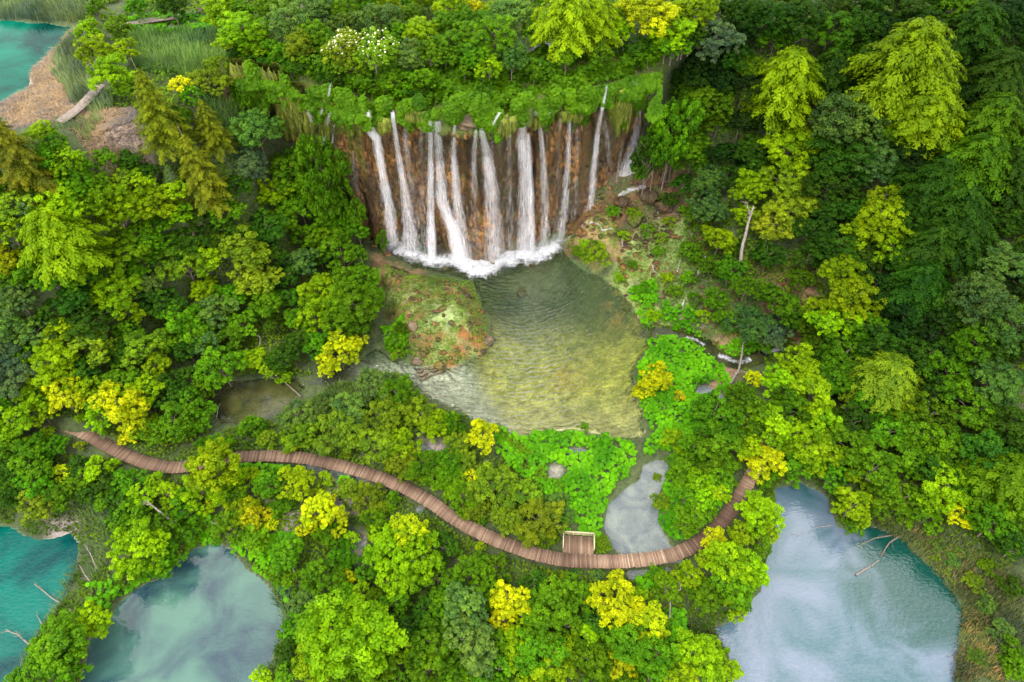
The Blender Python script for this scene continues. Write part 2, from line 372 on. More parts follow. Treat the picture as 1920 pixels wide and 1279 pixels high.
def water_mat(name, milk1, milk2, turb, tint, nsc=.12, ripple=.25, rsc=1.6, ring=None, ior=1.33, deep=None):
    m = mat_new(name); t = NT(m); p = t.pos()
    n = t.noise(nsc, 5, p, .8)
    c = t.ramp(n, [(.36, milk1), (.64, milk2)])
    if deep:  # dark patch painted for a tree reflection, the depth is unchanged
        dx, dy, rad, refl_col = deep
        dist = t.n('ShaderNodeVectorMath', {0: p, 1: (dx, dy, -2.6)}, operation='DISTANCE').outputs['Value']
        refl_dist = t.math('ADD', t.math('DIVIDE', dist, rad), t.math('MULTIPLY', t.math('SUBTRACT', n, .5), 1.6))
        c = t.mix(t.ramp(refl_dist, [(.55, 1.0), (1.0, 0.0)]), c, refl_col)
    fb = t.math('MULTIPLY', t.noise(rsc, 3, t.mapping(p, (1, 1.6, 1)), .5), 1.0)
    if ring:
        sv = t.n('ShaderNodeVectorMath', {0: p, 1: (-ring[0], -ring[1], 0)}, operation='ADD').outputs[0]
        wv = t.n('ShaderNodeTexWave', {'Vector': sv, 'Scale': .38, 'Distortion': 9.0, 'Detail': 4, 'Detail Scale': 1.5}, wave_type='RINGS', rings_direction='SPHERICAL').outputs['Fac']
        fb = t.math('ADD', fb, t.math('MULTIPLY', wv, .55))
    b = t.n('ShaderNodeBump', {'Height': fb, 'Strength': 1.0, 'Distance': ripple})
    tr = t.n('ShaderNodeBsdfTransparent', {'Color': (*tint, 1)})
    di = t.n('ShaderNodeBsdfDiffuse', {'Color': c, 'Normal': b.outputs[0]})
    body = t.n('ShaderNodeMixShader', {'Fac': turb, 1: tr.outputs[0], 2: di.outputs[0]})
    gl = t.n('ShaderNodeBsdfGlossy', {'Color': (1,1,1,1), 'Roughness': .03, 'Normal': b.outputs[0]})
    fr = t.n('ShaderNodeFresnel', {'IOR': ior, 'Normal': b.outputs[0]})
    t.out(t.n('ShaderNodeMixShader', {'Fac': fr.outputs[0], 1: body.outputs[0], 2: gl.outputs[0]}).outputs[0]); return m
ringc = unproj(960, 470, 0)
M['w_main'] = water_mat('clear_pool_water', (.03,.07,.015), (.17,.20,.05), .08, (.95,.98,.84), .2, .55, 1.6, ring=ringc, ior=1.36)
M['w_small'] = water_mat('grey_shallow_water', (.11,.13,.15), (.22,.25,.23), .55, (.8,.88,.9), .4, .05, 2.5, ior=1.38)
M['w_dark'] = water_mat('dark_pond_water', (.02,.03,.015), (.09,.09,.03), .35, (.55,.62,.4), .35, .05, 2, ior=1.4)
M['w_teal'] = water_mat('teal_lake_water', (.001,.016,.026), (.001,.105,.080), .88, (.3,.8,.75), .11, .04, 1.6, ior=1.3)
M['w_milk'] = water_mat('milky_pool_water', (.012,.035,.055), (.055,.135,.105), .85, (.5,.7,.65), .17, .03, 1.6, ior=1.5)
M['w_right'] = water_mat('blue_pool_water', (.030,.085,.105), (.105,.140,.195), .85, (.4,.7,.65), .14, .04, 1.9, ior=1.75, deep=(float(unproj(1740,1050,-2.6)[0]), float(unproj(1740,1050,-2.6)[1]), 13.0, (.003,.045,.036)))  # pale tones and dark patch paint sky and tree reflections into the colour
M['w_upper'] = water_mat('emerald_lake_water', (.0,.030,.024), (.001,.125,.080), .9, (.3,.8,.7), .10, .02, 1.5, ior=1.12)
def foam_mat():
    m = mat_new('white_water'); t = NT(m); p = t.pos()
    at = t.n('ShaderNodeAttribute', attribute_name='tint').outputs['Fac']
    n = t.noise(2.0, 6, p, .8, .65)
    a = t.math('MULTIPLY', t.math('SUBTRACT', t.math('ADD', at, n), .74), 1.7, True)
    di = t.n('ShaderNodeBsdfPrincipled', {'Base Color': t.ramp(t.noise(3.2, 6, p, .6, .7), [(.3, (.26,.29,.33)), (.55, (.62,.63,.68))]), 'Roughness': .5, 'Alpha': t.math('MULTIPLY', a, .92)})
    t.out(di.outputs[0]); return m
M['foam'] = foam_mat()
def fall_mat():
    m = mat_new('falling_water'); t = NT(m)
    uv = t.n('ShaderNodeAttribute', attribute_name='uvw').outputs['Vector']
    den = t.n('ShaderNodeAttribute', attribute_name='tint').outputs['Fac']
    n = t.noise(1.0, 5, t.mapping(uv, (6.5, .35, 1)), .3, .65)
    n2 = t.noise(1.0, 4, t.mapping(uv, (18, 1.3, 1)), 0, .6)
    q = t.math('ADD', t.math('MULTIPLY', n, .75), t.math('MULTIPLY', n2, .45))
    a = t.math('MULTIPLY', t.math('SUBTRACT', t.math('ADD', q, den), 0.955), 1.45, True); a = t.math('MULTIPLY', a, .86)
    d = t.n('ShaderNodeBsdfPrincipled', {'Base Color': (.80,.79,.86,1), 'Roughness': .4, 'Alpha': a})
    t.out(d.outputs[0]); return m
M['fall'] = fall_mat()

# ------------------------------------------------------------------ the ground
def zone(pts, z, soft=1.0):
    P = poly_world(pts, z); lo = P.min(0)-4; hi = P.max(0)+4
    m = (GX > lo[0]) & (GX < hi[0]) & (GY > lo[1]) & (GY < hi[1])
    d = np.full(GX.shape, 99.); d[m] = sdist(GX[m], GY[m], P) + wob[m]*1.2
    return smooth(soft, -soft, d)[..., None]
nz = fbm(GX/4, GY/4, 4)[..., None]; nz2 = fbm(GX/1.5+50, GY/1.5, 4)[..., None]
C = np.array([.040,.060,.014]) + nz*np.array([.02,.02,.008])
def paint(C, w, c, c2=None, n=None):
    c = np.array(c)
    if c2 is not None: q = smooth(-.25, .25, n); c = c*(1-q)+np.array(c2)*q
    return C*(1-w)+c*w
# bare tufa and soil
C = paint(C, zone([(1420,470),(1530,490),(1560,560),(1500,640),(1450,560)], 8), (.11,.055,.035), (.17,.09,.06), nz2)
C = paint(C, zone([(1060,360),(1260,330),(1330,400),(1330,470),(1180,470),(1060,440)], 5), (.045,.05,.010), (.10,.05,.018), nz2)
C = paint(C, zone([(1250,330),(1330,400),(1340,470),(1250,420)], 7), (.06,.05,.02), (.12,.06,.03), nz2)
C = paint(C, zone([(1140,500),(1200,430),(1280,440),(1300,520),(1300,640),(1230,600),(1180,560)], 2.5), (.11,.165,.035), (.155,.20,.055), nz)
C = paint(C, zone([(1195,480),(1260,500),(1330,560),(1350,640),(1300,600),(1210,590)], 2.5)*smooth(0,.15,nz2), (.15,.085,.05), (.11,.085,.065), nz)
C = paint(C, zone([(1340,640),(1370,620),(1400,690),(1330,740)], .5), (.20,.12,.07))
C = paint(C, zone([(1060,440),(1150,425),(1165,480),(1100,505)], 1.5), (.13,.15,.03), (.22,.16,.06), nz2)
C = paint(C, smooth(.8, -.8, sm + wob*.5)[..., None], (.135,.175,.040), (.15,.075,.028), nz2*.9 + nz*.7-.05)
C = paint(C, zone([(800,560),(870,575),(890,620),(860,640),(800,610)], 2), (.20,.26,.09), (.17,.20,.06), nz)
C = paint(C, zone([(780,660),(910,600),(925,640),(890,670),(820,695)], 1.2)*smooth(-.1,.2,nz2), (.20,.085,.02))
C = paint(C, zone([(700,470),(790,490),(800,540),(740,560),(700,520)], 1.5)*smooth(-.3,0,nz2), (.13,.07,.035), (.19,.115,.06), nz)
# reed litter beside the upper lake
for pl in ([(0,190),(60,130),(140,60),(160,150),(185,200),(120,250),(20,250)], [(150,215),(255,205),(260,280),(170,285)]):
    C = paint(C, zone(pl, 26), (.24,.175,.135), (.32,.24,.19), nz2)
C = paint(C, zone([(230,40),(430,50),(440,150),(380,170),(240,120)], 26), (.07,.12,.03), (.16,.15,.06), nz2)
# grey wet ground among the shrubs
for pl in ([(780,820),(840,840),(830,870),(780,850)], [(500,940),(560,930),(560,990),(500,990)], [(660,1000),(700,990),(690,1060),(650,1040)], [(70,960),(150,960),(150,1000),(60,1010)],[(560,880),(700,900),(700,960),(640,960)]):
    C = paint(C, zone(pl, -.5), (.24,.20,.19), (.15,.12,.10), nz2)
# beds of the pools
for k, (wl, dep, pl) in POOLS.items():
    w = smooth(-.25, -.55, PD[k])[..., None]
    if not w.any(): continue
    if k == 'main':
        px, py, _ = proj(GX, GY, 0*GX)
        sand = np.clip(smooth(700, 820, py) + .0, 0, 1)[..., None]
        bed = np.array([.040,.080,.026])*np.ones(C.shape)
        ylw = smooth(560, 690, py)[..., None]*smooth(860,930,px)[..., None]
        q = smooth(-.45, .45, .5*nz2 + .8*fbm(GX/.8+3, GY/.5, 3)[..., None]); bed = bed*(1-ylw) + (np.array([.25,.29,.035])*(1-q)+np.array([.48,.47,.09])*q)*ylw
        bed = bed*(1-sand*.62) + np.array([.60,.56,.34])*sand*.62
        grey = smooth(35, -35, px-885-(py-690)*.62)[..., None]*smooth(655,700,py)[..., None]
        bed = bed*(1-grey) + (np.array([.46,.49,.50])+nz2*.05)*grey
        amb = smooth(70, 0, np.hypot((px-1068)/1.0, (py-690)*1.2))[..., None]*smooth(-.3,.3,nz2); bed = bed*(1-amb*.8)+np.array([.30,.22,.01])*amb*.8
        edge = smooth(1115, 1180, px)[..., None]*smooth(640, 560, py)[..., None]*smooth(-.2,.2,nz2)
        bed = bed*(1-edge)+np.array([.33,.19,.04])*edge
        pale = smooth(50, 20, np.hypot((px-1010)/1.4, py-515))[..., None]; bed = bed*(1-pale*.3)+np.array([.22,.30,.18])*pale*.3
        lw = smooth(690, 640, px)[..., None]; bed = bed*(1-lw)+np.array([.04,.05,.03])*lw
        bed = bed*(1+.3*nz2)
        C = C*(1-w)+bed*w
    elif k == 'dark': C = paint(C, w, (.06,.05,.025), (.30,.26,.12), nz+.1)
    elif k in ('teal', 'upper'): C = paint(C, w, (.10,.28,.24))
    elif k == 'right': C = paint(C, w, (.06,.15,.11), (.20,.28,.22), nz)
    elif k == 'milk': C = paint(C, w, (.20,.26,.22), (.30,.33,.30), nz)
    elif k == 'back': C = paint(C, w, (.35,.33,.33))
    else: C = paint(C, w, (.17,.165,.13), (.30,.28,.22), nz)
C = paint(C, smooth(1.4, .6, sdl)[..., None], (.07,.07,.07))
C = np.clip(C, .005, .8)
nx, ny = GX.shape
g = link('ground', mesh_np('ground', np.stack([GX, GY, Z], -1).reshape(-1,3), grid_faces(nx, ny), M['ground'], None, True, C.reshape(-1,3)))
tag(g, kind='structure')

# ------------------------------------------------------------------ water sheets
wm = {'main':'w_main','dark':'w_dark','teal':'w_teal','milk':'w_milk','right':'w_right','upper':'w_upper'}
wn_ = {'main':'waterfall_pool_water','dark':'shaded_pond_water','deck':'boardwalk_pond_water','teal':'teal_lake_water','milk':'milky_pool_water','right':'blue_pool_water','upper':'emerald_lake_water'}
for k, (wl, dep, _) in POOLS.items():
    P = PW[k]
    st = .9
    lo = P.min(0)-1.6; hi = P.max(0)+1.6
    X, Y = np.meshgrid(np.arange(lo[0], hi[0], st), np.arange(lo[1], hi[1], st), indexing='ij')
    if X.shape[0] < 2 or X.shape[1] < 2: continue
    keep = (sdist(X, Y, P) < 1.5)
    keep &= (Y < yc(X)+1.0) if k == 'main' else True
    Fc = grid_faces(*X.shape); kf = keep.reshape(-1)[Fc].all(1)
    if kf.sum() == 0: continue
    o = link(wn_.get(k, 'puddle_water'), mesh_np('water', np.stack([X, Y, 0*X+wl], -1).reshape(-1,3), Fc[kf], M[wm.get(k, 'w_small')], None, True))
    tag(o, kind='structure')
# the stream: a ribbon that follows its bed
def ribbon(pts, w, zoff, step=.5):
    pts = np.array(pts, float); d = np.r_[0, np.cumsum(np.hypot(*np.diff(pts, axis=0).T))]
    s = np.arange(0, d[-1], step); c = np.c_[np.interp(s, d, pts[:,0]), np.interp(s, d, pts[:,1])]
    k = np.ones(5)/5; c2 = np.c_[np.convolve(np.pad(c[:,0],2,'edge'),k,'valid'), np.convolve(np.pad(c[:,1],2,'edge'),k,'valid')]
    tg = norm(np.gradient(c2, axis=0)); nr = np.c_[-tg[:,1], tg[:,0]]
    return c2, tg, nr, s
c2, tg, nr, s = ribbon(SW, 1.6, 0)
wv = np.linspace(-1.5, 1.5, 9)
V = np.concatenate([np.stack([c2[:,0]+nr[:,0]*q, c2[:,1]+nr[:,1]*q, -.12+.04*fbm(s/1.0, q+s*0, 3)], -1)[:,None] for q in wv], 1)
o = link('stream_water', mesh_np('stream', V.reshape(-1,3), grid_faces(len(s), len(wv)), M['w_dark'], None, True)); tag(o, kind='structure')

# ------------------------------------------------------------------ white water: mounded foam with feathered edges
def foam(name, label, pts, z, hgt=.25, width=None, amp=1.0, step=.22, inner=.9, group=None):
    P = poly_world(pts, z)
    if width is None:
        lo = P.min(0)-1.8; hi = P.max(0)+1.8
        X, Y = np.meshgrid(np.arange(lo[0], hi[0], step), np.arange(lo[1], hi[1], step), indexing='ij')
        d = sdist(X, Y, P)
        t = smooth(1.5, -inner-1.3, d + 1.0*fbm(X/1.3, Y/1.3, 3)); kp = d < 1.6
        zz = z + .05 + hgt*t*(.6+.8*fbm(X/.8, Y/.8, 4))
    else:
        c2, tg, nr, s = ribbon(P, 1, 0, step); wv = np.linspace(-width, width, 13)
        X = c2[:,:1]+nr[:,:1]*wv; Y = c2[:,1:]+nr[:,1:]*wv
        t = (1-np.abs(wv)[None]/width)**.6*np.ones_like(X)*(.85+.5*fbm(X/1.1, Y/1.1, 3)); kp = np.ones(X.shape, bool)
        zz = np.maximum(z + .03 + hgt*t*(.6+.8*fbm(X/.7, Y/.7, 3)), z+.02)
    Fc = grid_faces(*X.shape); Fc = Fc[kp.reshape(-1)[Fc].all(1)]
    o = link(name, mesh_np(name, np.stack([X, Y, zz], -1).reshape(-1,3), Fc, M['foam'], {'tint': np.clip(t.reshape(-1)*amp, 0, 1)*.72}, True))
    tag(o, label, None, None, 'stuff'); return o
foam('foam', 'churning white foam along the foot of the big waterfall',
     [(676,415),(705,425),(740,450),(790,475),(840,478),(900,462),(960,468),(1005,466),(1045,450),(1056,468),(1015,492),(985,494),(960,500),(935,505),(910,522),(880,520),(845,503),(800,500),(760,488),(720,462)], 0, .4, None, 1.25)
foam('foam', 'white rapids of the stream beside the bright green bank', [(1285,632),(1310,640),(1325,650)], 0, .06, .5, .8)
foam('foam', 'white water where the stream drops under the fallen trunk', [(1345,665),(1365,674),(1385,680),(1410,673)], 0, .10, .7, .85)
foam('foam', 'broken white water of the stream under the forest edge', [(1430,662),(1465,655)], 0, .08, .6, .85)
foam('foam', 'small white rapids in the dark gap of the right forest', [(1578,762),(1605,778)], 0, .12, .7, 1.0)

# ------------------------------------------------------------------ the cliff
cx0, cx1 = unproj(424, 145, 26)[0], unproj(1275, 135, 26)[0]
U = np.arange(cx0, cx1, .2); Vz = np.arange(-1.5, 28.6, .2)
def cliff_prof(x, z):
    """how far the face stands in front of (+) or behind (-) the lip line"""
    zz = z/26
    r = 1.3*smooth(.88, .97, zz) - 2.3*smooth(.97,.86, zz)*(.75+.25*smooth(0,.35,zz))
    r = np.where(z > 26.2, r - (z-26.2)*3.0, r)
    col = fbm(x/3.6, z/20+3, 2)*2.3*smooth(26,20,z) - 2.2*smooth(.12,.5,fbm(x/2.4+21, z/14, 2))*smooth(3,9,z)*smooth(25,21,z) + fbm(x/1.1+7, z/5, 3)*1.05 + fbm(x/.45, z/.8, 3)*.33
    r = r - 9*smooth(unproj(1218,140,26)[0], unproj(1278,140,26)[0], x)**1.3
    left = smooth(-20, -27, x)                      # mossy left part: bulging drapes right down
    return r*(1-left*.7) + np.minimum(col, .9)
UU, VV = np.meshgrid(U, Vz, indexing='ij')
YY = yc(UU) - cliff_prof(UU, VV)
mossw = smooth(23.8, 26, VV + 2*fbm(UU/1.5, VV/5, 3)); mossw = np.maximum(mossw, smooth(-20,-25,UU)*.9*smooth(0,.3,fbm(UU/1.2+3,VV/9,3)+.05)*smooth(8,16,VV)); mossw = np.maximum(mossw, .5*smooth(3,0,VV)*smooth(-.2,.3,fbm(UU/2,VV/2,3)))
cl_o = link('cliff', mesh_np('cliff', np.stack([UU, YY, VV + .15*fbm(UU, VV, 3)], -1).reshape(-1,3), grid_faces(*UU.shape), M['rock'], {'tint': mossw.reshape(-1)}, True))
tag(cl_o, kind='structure')
def cliff_y(x, z, off): return yc(x) - cliff_prof(x, z) - off
def on_cliff(px, py, off):
    """point of the view line of a pixel that lies off metres in front of the smooth cliff face"""
    zs = np.arange(31, 0.02, -.06); x, y, _ = unproj(px, py, zs)
    tgt = yc(x) - (1.3*smooth(.88,.97,zs/26) - 2.3*smooth(.97,.86,zs/26)*(.75+.25*smooth(0,.35,zs/26))) - off
    k = np.argmax(y >= tgt) if (y >= tgt).any() else len(zs)-1
    return np.array([x[k], y[k], zs[k]])
# tufa overhang in the middle of the lip
def lump(name, c, r, mat, seed=0, k=40, amp=.25, tint=0, fr=1.3):
    th = np.linspace(0, 2*pi, k); ph = np.linspace(.02, pi-.02, k//2)
    T, Pp = np.meshgrid(th, ph, indexing='ij')
    d = np.stack([np.cos(T)*np.sin(Pp), np.sin(T)*np.sin(Pp), np.cos(Pp)], -1)
    s_ = 1 + amp*(fbm(np.sin(T)*np.sin(Pp)*fr*2+seed, np.cos(Pp)*fr*2+np.cos(T)*np.sin(Pp)*fr+seed*3, 4))
    V = d*np.array(r)*s_[..., None] + np.array(c)
    V[-1] = V[0]
    return mesh_np(name, V.reshape(-1,3), grid_faces(k, k//2)[:, ::-1], mat, {'tint': np.full(k*(k//2), tint)}, True)
b = on_cliff(873, 218, .3)
o = link('tufa_overhang', lump('tufa_overhang', b+np.array([0,2.0,-1.7]), (2.4,2.2,1.2), M['pale_tufa'], 3, amp=.4, k=60)); tag(o, 'pale tan tufa overhang bulging under the green cap of the cliff', 'rock')

# ------------------------------------------------------------------ moss curtains: lobes hanging down the face, shaggy with strands
def moss_curtain(label, x0, x1, ytop, ybot, seed, off=.2, dens=1.0):
    r = np.random.default_rng(seed); acc = Acc(); n = max(2, int((x1-x0)/11))
    for i in range(n):
        px = x0 + (x1-x0)*(i+.5)/n + r.normal()*2
        yb = ybot - (ybot-ytop)*.3*r.random() - (abs(i/(n-.99)-.5)**2)*(ybot-ytop)*.4
        a = on_cliff(px, ytop + r.random()*6, off); bb = on_cliff(px + r.normal()*2, yb, off+.5)
        kk = 14; t_ = np.linspace(0, 1, kk)[:,None]
        pts = a + (bb-a)*t_; pts[:,1] = np.minimum(cliff_y(pts[:,0], pts[:,2], .0), (a[1]+(bb[1]-a[1])*t_[:,0])+.4)
        pts[:,0] += .12*np.sin(t_[:,0]*5+i)
        wd = .5*(x1-x0)/n*unproj(px, 0, 20)[2]/F
        rad = np.maximum(wd*1.7*(.75+.35*np.sin(t_[:,0]*3.0+.4))*np.sqrt(np.maximum(1-t_[:,0]**3, .003)), .03)
        tube(acc, pts, rad, 10, .45+.2*r.normal())
        m = int(170*dens); q = r.random(m); idx = np.minimum((q*(kk-1)).astype(int), kk-2); fr = q*(kk-1)-idx
        c = pts[idx]*(1-fr[:,None])+pts[idx+1]*fr[:,None]; rr = rad[idx]*(1-fr)+rad[idx+1]*fr
        an = r.uniform(pi*.95, 2.05*pi, m)
        N = np.c_[np.cos(an), np.sin(an), 0*an]; P = c + N*rr[:,None]*1.02
        T = np.c_[r.normal(size=m)*.12, r.normal(size=m)*.1-.1, -np.ones(m)]
        Vq, Fq = leaf_quads(P + np.array([0,-.04,-.2]), N, r.uniform(.3,.75,m), r.uniform(.05,.12,m), T, r)
        acc.add(Vq, Fq, np.repeat(r.uniform(0,1,m), 4))
    o = link('moss_curtain', acc.mesh('moss_curtain', M['moss'], True)); tag(o, label, 'moss', 'moss curtains hanging from the cliff')
MOSS = [('long narrow moss drapes at the far left end of the cliff',436,470,118,205,1),
 ('yellow-green moss drapes second from the left end of the cliff',472,520,125,225,2),
 ('broad dark mossy drapes behind the leftmost thin cascades',520,572,165,262,3),
 ('moss drapes around the thin white cascades on the left cliff',574,632,180,268,4),
 ('shaggy moss curtain at the left end of the brown rock face',636,682,190,278,5),
 ('yellow-green moss tongue between the first two big cascades',706,730,215,258,6),
 ('moss curtain between the second and third cascade from the left',744,764,195,240,7),
 ('small moss fringe left of the tan overhang',770,800,205,230,8),
 ('bright moss tongue hanging right of the tan overhang',930,960,215,262,9),
 ('small moss tongue beside the central cascade',1003,1014,215,245,10),
 ('short moss curtain in the right middle of the lip',1050,1068,200,236,11),
 ('narrow moss tongue right of the thin right-hand cascade',1074,1088,205,238,12),
 ('large bright yellow-green moss curtain near the right end of the lip',1140,1184,165,262,13)]
for m_ in MOSS: moss_curtain(*m_)

# ------------------------------------------------------------------ waterfalls
def waterfall(label, paths, seed=0):
    """paths: list of ([(px,py,half width px, offset from face, density)...])"""
    r = np.random.default_rng(seed); V = []; Fc = []; UV = []; T = []; n0 = 0
    halo = [[(q[0]+r.normal()*2, q[1]+(8 if i_ == 0 else 0), q[2]*2.3+3, max(q[3]-.25, .3), .30+.05*r.random()) for i_, q in enumerate(path) if q[1] > 205] for path in paths if path[0][0] > 640 and path[-1][1] > 350]
    for path in paths + [h_ for h_ in halo if len(h_) > 2]:
        if 560 < path[0][0] < 1120 and path[0][1] < 196 and path[-1][1] > 260:   # the stream shows from under the leaves of the cap
            y_ = 204; f_ = [np.interp(y_, [q[1] for q in path], [q[i_] for q in path]) for i_ in range(5)]; f_[1] = y_
            path = [tuple(f_)] + [q for q in path if q[1] > y_+3]
        c = np.array([on_cliff(p[0], p[1], p[3]) for p in path]); c[:,1] -= np.where(c[:,2] > 23.5, .75, 0); c[:,2] = np.maximum(c[:,2], .05)
        wd = np.array([(p[2]*1.25+1)*unproj(p[0], p[1], cc[2])[2]/F for p, cc in zip(path, c)]); dn = np.array([p[4] for p in path])
        d = np.r_[0, np.cumsum(np.linalg.norm(np.diff(c, axis=0), axis=1))]
        s = np.linspace(0, d[-1], max(6, int(d[-1]/.35)))
        cc = np.stack([np.interp(s, d, c[:,i]) for i in range(3)], 1); ww = np.interp(s, d, wd); dd = np.interp(s, d, dn)
        for layer in range(2):
            k = 13; q = np.linspace(-1, 1, k)
            bulge = (.28 if layer == 0 else -.05)*ww[:,None]*(1-q**2)[None]
            X = cc[:,0:1] + ww[:,None]*q*(1 if layer == 0 else .9) + .05*r.normal(size=(1,k)); Y = cc[:,1:2] - bulge - .12*layer*0 + layer*.35
            Zz = cc[:,2:3] + 0*q
            V.append(np.stack([X, Y, Zz], -1).reshape(-1,3)); Fc.append(grid_faces(len(s), k)+n0); n0 += len(s)*k
            off = seed*3.7+layer*11+r.random()*9
            UV.append(np.stack([X*0 + q*ww.mean()+off, s[:,None]+0*q+off, 0*X], -1).reshape(-1,3))
            edge = (1-np.abs(q)**2.2)[None]
            T.append(((dd[:,None]-layer*.12)*(.5+.5*edge) - .35*(1-edge)).reshape(-1))
    me = mesh_np('waterfall', np.vstack(V), np.vstack(Fc), M['fall'], {'tint': np.concatenate(T)}, True)
    at = me.attributes.new('uvw', 'FLOAT_VECTOR', 'POINT'); at.data.foreach_set('vector', np.vstack(UV).astype(np.float32).ravel())
    o = link('waterfall', me); tag(o, label, 'waterfall', 'cascades falling over the cliff')
FALLS = [
 ('thin forked cascade at the far left among dark moss', [[(577,165,3,1.1,.7),(579,205,3,1.3,.75),(588,235,4,1.4,.75),(592,270,4,1.4,.6)], [(622,150,2,1.0,.5),(618,175,2,1.1,.6)], [(606,200,3,1.2,.7),(598,235,3,1.3,.75),(594,265,3,1.3,.6)]]),
 ('short twin trickles just right of the far left cascade', [[(622,205,3,1.2,.6),(612,240,5,1.4,.75),(609,270,7,1.4,.7)], [(626,230,2,1.2,.65),(623,268,3,1.3,.6)]]),
 ('tiny curved trickle left of the dark cleft on the mossy cliff', [[(534,228,2,1.2,.6),(527,240,2,1.3,.65),(523,262,3,1.3,.6)]]),
 ('tiny straight trickle beside a dark cleft behind the trees', [[(551,235,2,1.2,.6),(552,262,3,1.3,.6),(553,290,5,1.3,.65)]]),
 ('long slanting cascade at the left end of the brown rock face', [[(689,170,3,.2,.5),(693,215,5,.6,.7),(704,245,9,.9,.75),(718,330,11,1.2,.62),(730,390,15,1.3,.6),(736,455,17,1.4,.62)], [(680,222,5,.5,.65),(692,246,8,.8,.7),(704,262,8,.9,.7)]]),
 ('thin slanting cascade second from the left on the rock face', [[(736,182,2,.3,.5),(738,215,4,.7,.75),(747,290,6,1.0,.6),(758,350,10,1.2,.55),(767,420,18,1.3,.55),(770,470,24,1.3,.6)]]),
 ('fine veil of spray between the second and fourth cascades', [[(766,214,4,.5,.6),(760,250,8,.7,.5),(768,320,14,.9,.38),(780,390,22,1.1,.36),(784,470,28,1.1,.4)]]),
 ('broad pale cascade of parallel strands left of the tan overhang', [[(808,220,5,.6,.65),(808,300,8,.8,.6),(808,400,10,1.0,.6),(810,486,13,1.1,.7)], [(821,220,8,.7,.62),(824,300,12,.9,.55),(830,380,16,1.1,.6),(850,430,14,1.4,.7),(862,488,16,1.8,.75)]]),
 ('narrow cascade dropping straight just left of the tan overhang', [[(853,228,3,.6,.65),(850,290,8,.8,.58),(856,370,14,1.0,.55),(866,440,17,1.2,.55),(872,490,20,1.3,.65)]]),
 ('thin veil just below the left side of the tan overhang', [[(893,238,4,1.2,.6),(889,300,8,1.2,.5),(890,380,12,1.3,.38),(893,470,16,1.3,.34)]]),
 ('wide slanting veil below the right side of the tan overhang', [[(903,238,6,1.2,.66),(914,290,13,1.3,.6),(922,360,21,1.4,.52),(926,420,26,1.5,.5),(930,485,30,1.5,.55)]]),
 ('hooked thin trickle starting high beside the bright moss tongue', [[(937,188,3,.3,.5),(937,205,4,.5,.6),(925,225,3,.8,.55),(922,280,6,1.0,.38),(924,320,8,1.0,.2)]]),
 ('central cascade with a bright white head', [[(980,224,6,.7,.7),(978,260,13,.9,.68),(984,320,16,1.1,.58),(984,400,20,1.2,.52),(984,478,24,1.3,.58)], [(990,250,5,1.1,.6),(994,340,7,1.3,.62),(998,470,9,1.4,.6)]]),
 ('tall thin cascade starting high right of the central one', [[(997,176,4,.2,.6),(1005,205,4,.5,.6),(1013,240,5,.8,.6),(1020,320,10,1.0,.52),(1022,400,13,1.1,.48),(1020,468,16,1.2,.5)]]),
 ('small bright spill high on the lip right of the centre', [[(1031,204,2,.5,.4),(1024,214,4,.6,.5),(1023,235,4,.8,.4),(1026,290,6,.9,.3)]]),
 ('faint thread of water between two stronger right-hand cascades', [[(1050,215,3,.6,.45),(1046,300,7,.9,.36),(1042,400,10,1.0,.32),(1038,460,12,1.0,.35)]]),
 ('thin straight cascade right of the centre', [[(1058,178,3,.3,.4),(1067,230,4,.7,.6),(1064,310,7,.9,.55),(1058,390,10,1.1,.5),(1050,450,14,1.2,.5)]]),
 ('long slanting cascade beside the large moss curtain', [[(1137,155,3,.2,.5),(1128,200,4,.6,.66),(1120,250,6,.9,.62),(1112,330,9,1.1,.55),(1106,390,12,1.2,.5),(1102,425,16,1.2,.6)]]),
 ('faint mist of strands right of the slanting cascade', [[(1134,225,5,.7,.45),(1140,270,10,.8,.4),(1144,340,14,.9,.3),(1144,410,16,.9,.25)]]),
 ('isolated wide cascade landing on a ledge at the right end', [[(1190,150,5,.3,.5),(1200,180,7,.5,.55),(1196,230,12,.7,.4),(1184,290,18,.9,.58),(1176,330,22,1.0,.72),(1172,368,28,1.1,.8)], [(1206,250,8,.8,.2),(1204,330,12,.9,.38),(1206,366,22,1.0,.55)]]),
 ('faint wet veil at the far left edge of the brown rock face', [[(662,285,6,.8,.42),(668,340,10,.9,.36),(680,400,12,1.0,.36)]]),
 ('faint veil in the gap left of the tan overhang', [[(790,232,6,.8,.42),(790,320,10,.9,.36),(794,400,13,1.0,.36),(796,475,15,1.1,.4)]]),
 ('faint veil between the wide slanting veil and the central cascade', [[(955,245,6,.8,.45),(955,320,9,.9,.4),(956,400,12,1.0,.38),(958,475,14,1.1,.42)]]),
 ('faint veil near the right end of the pool', [[(1082,240,5,.8,.42),(1080,330,9,.9,.36),(1074,410,11,1.0,.36)]]),
 ('thin strands close left of the isolated wide cascade', [[(1166,262,5,.8,.42),(1160,310,8,.9,.4),(1156,355,10,1.0,.42)]]),
 ('last small trickle in the shade beyond the isolated cascade', [[(1245,262,4,.4,.3),(1244,310,8,.6,.4),(1242,345,10,.7,.55)]]),
]
for i, (lb, pt) in enumerate(FALLS): waterfall(lb, pt, i+1)
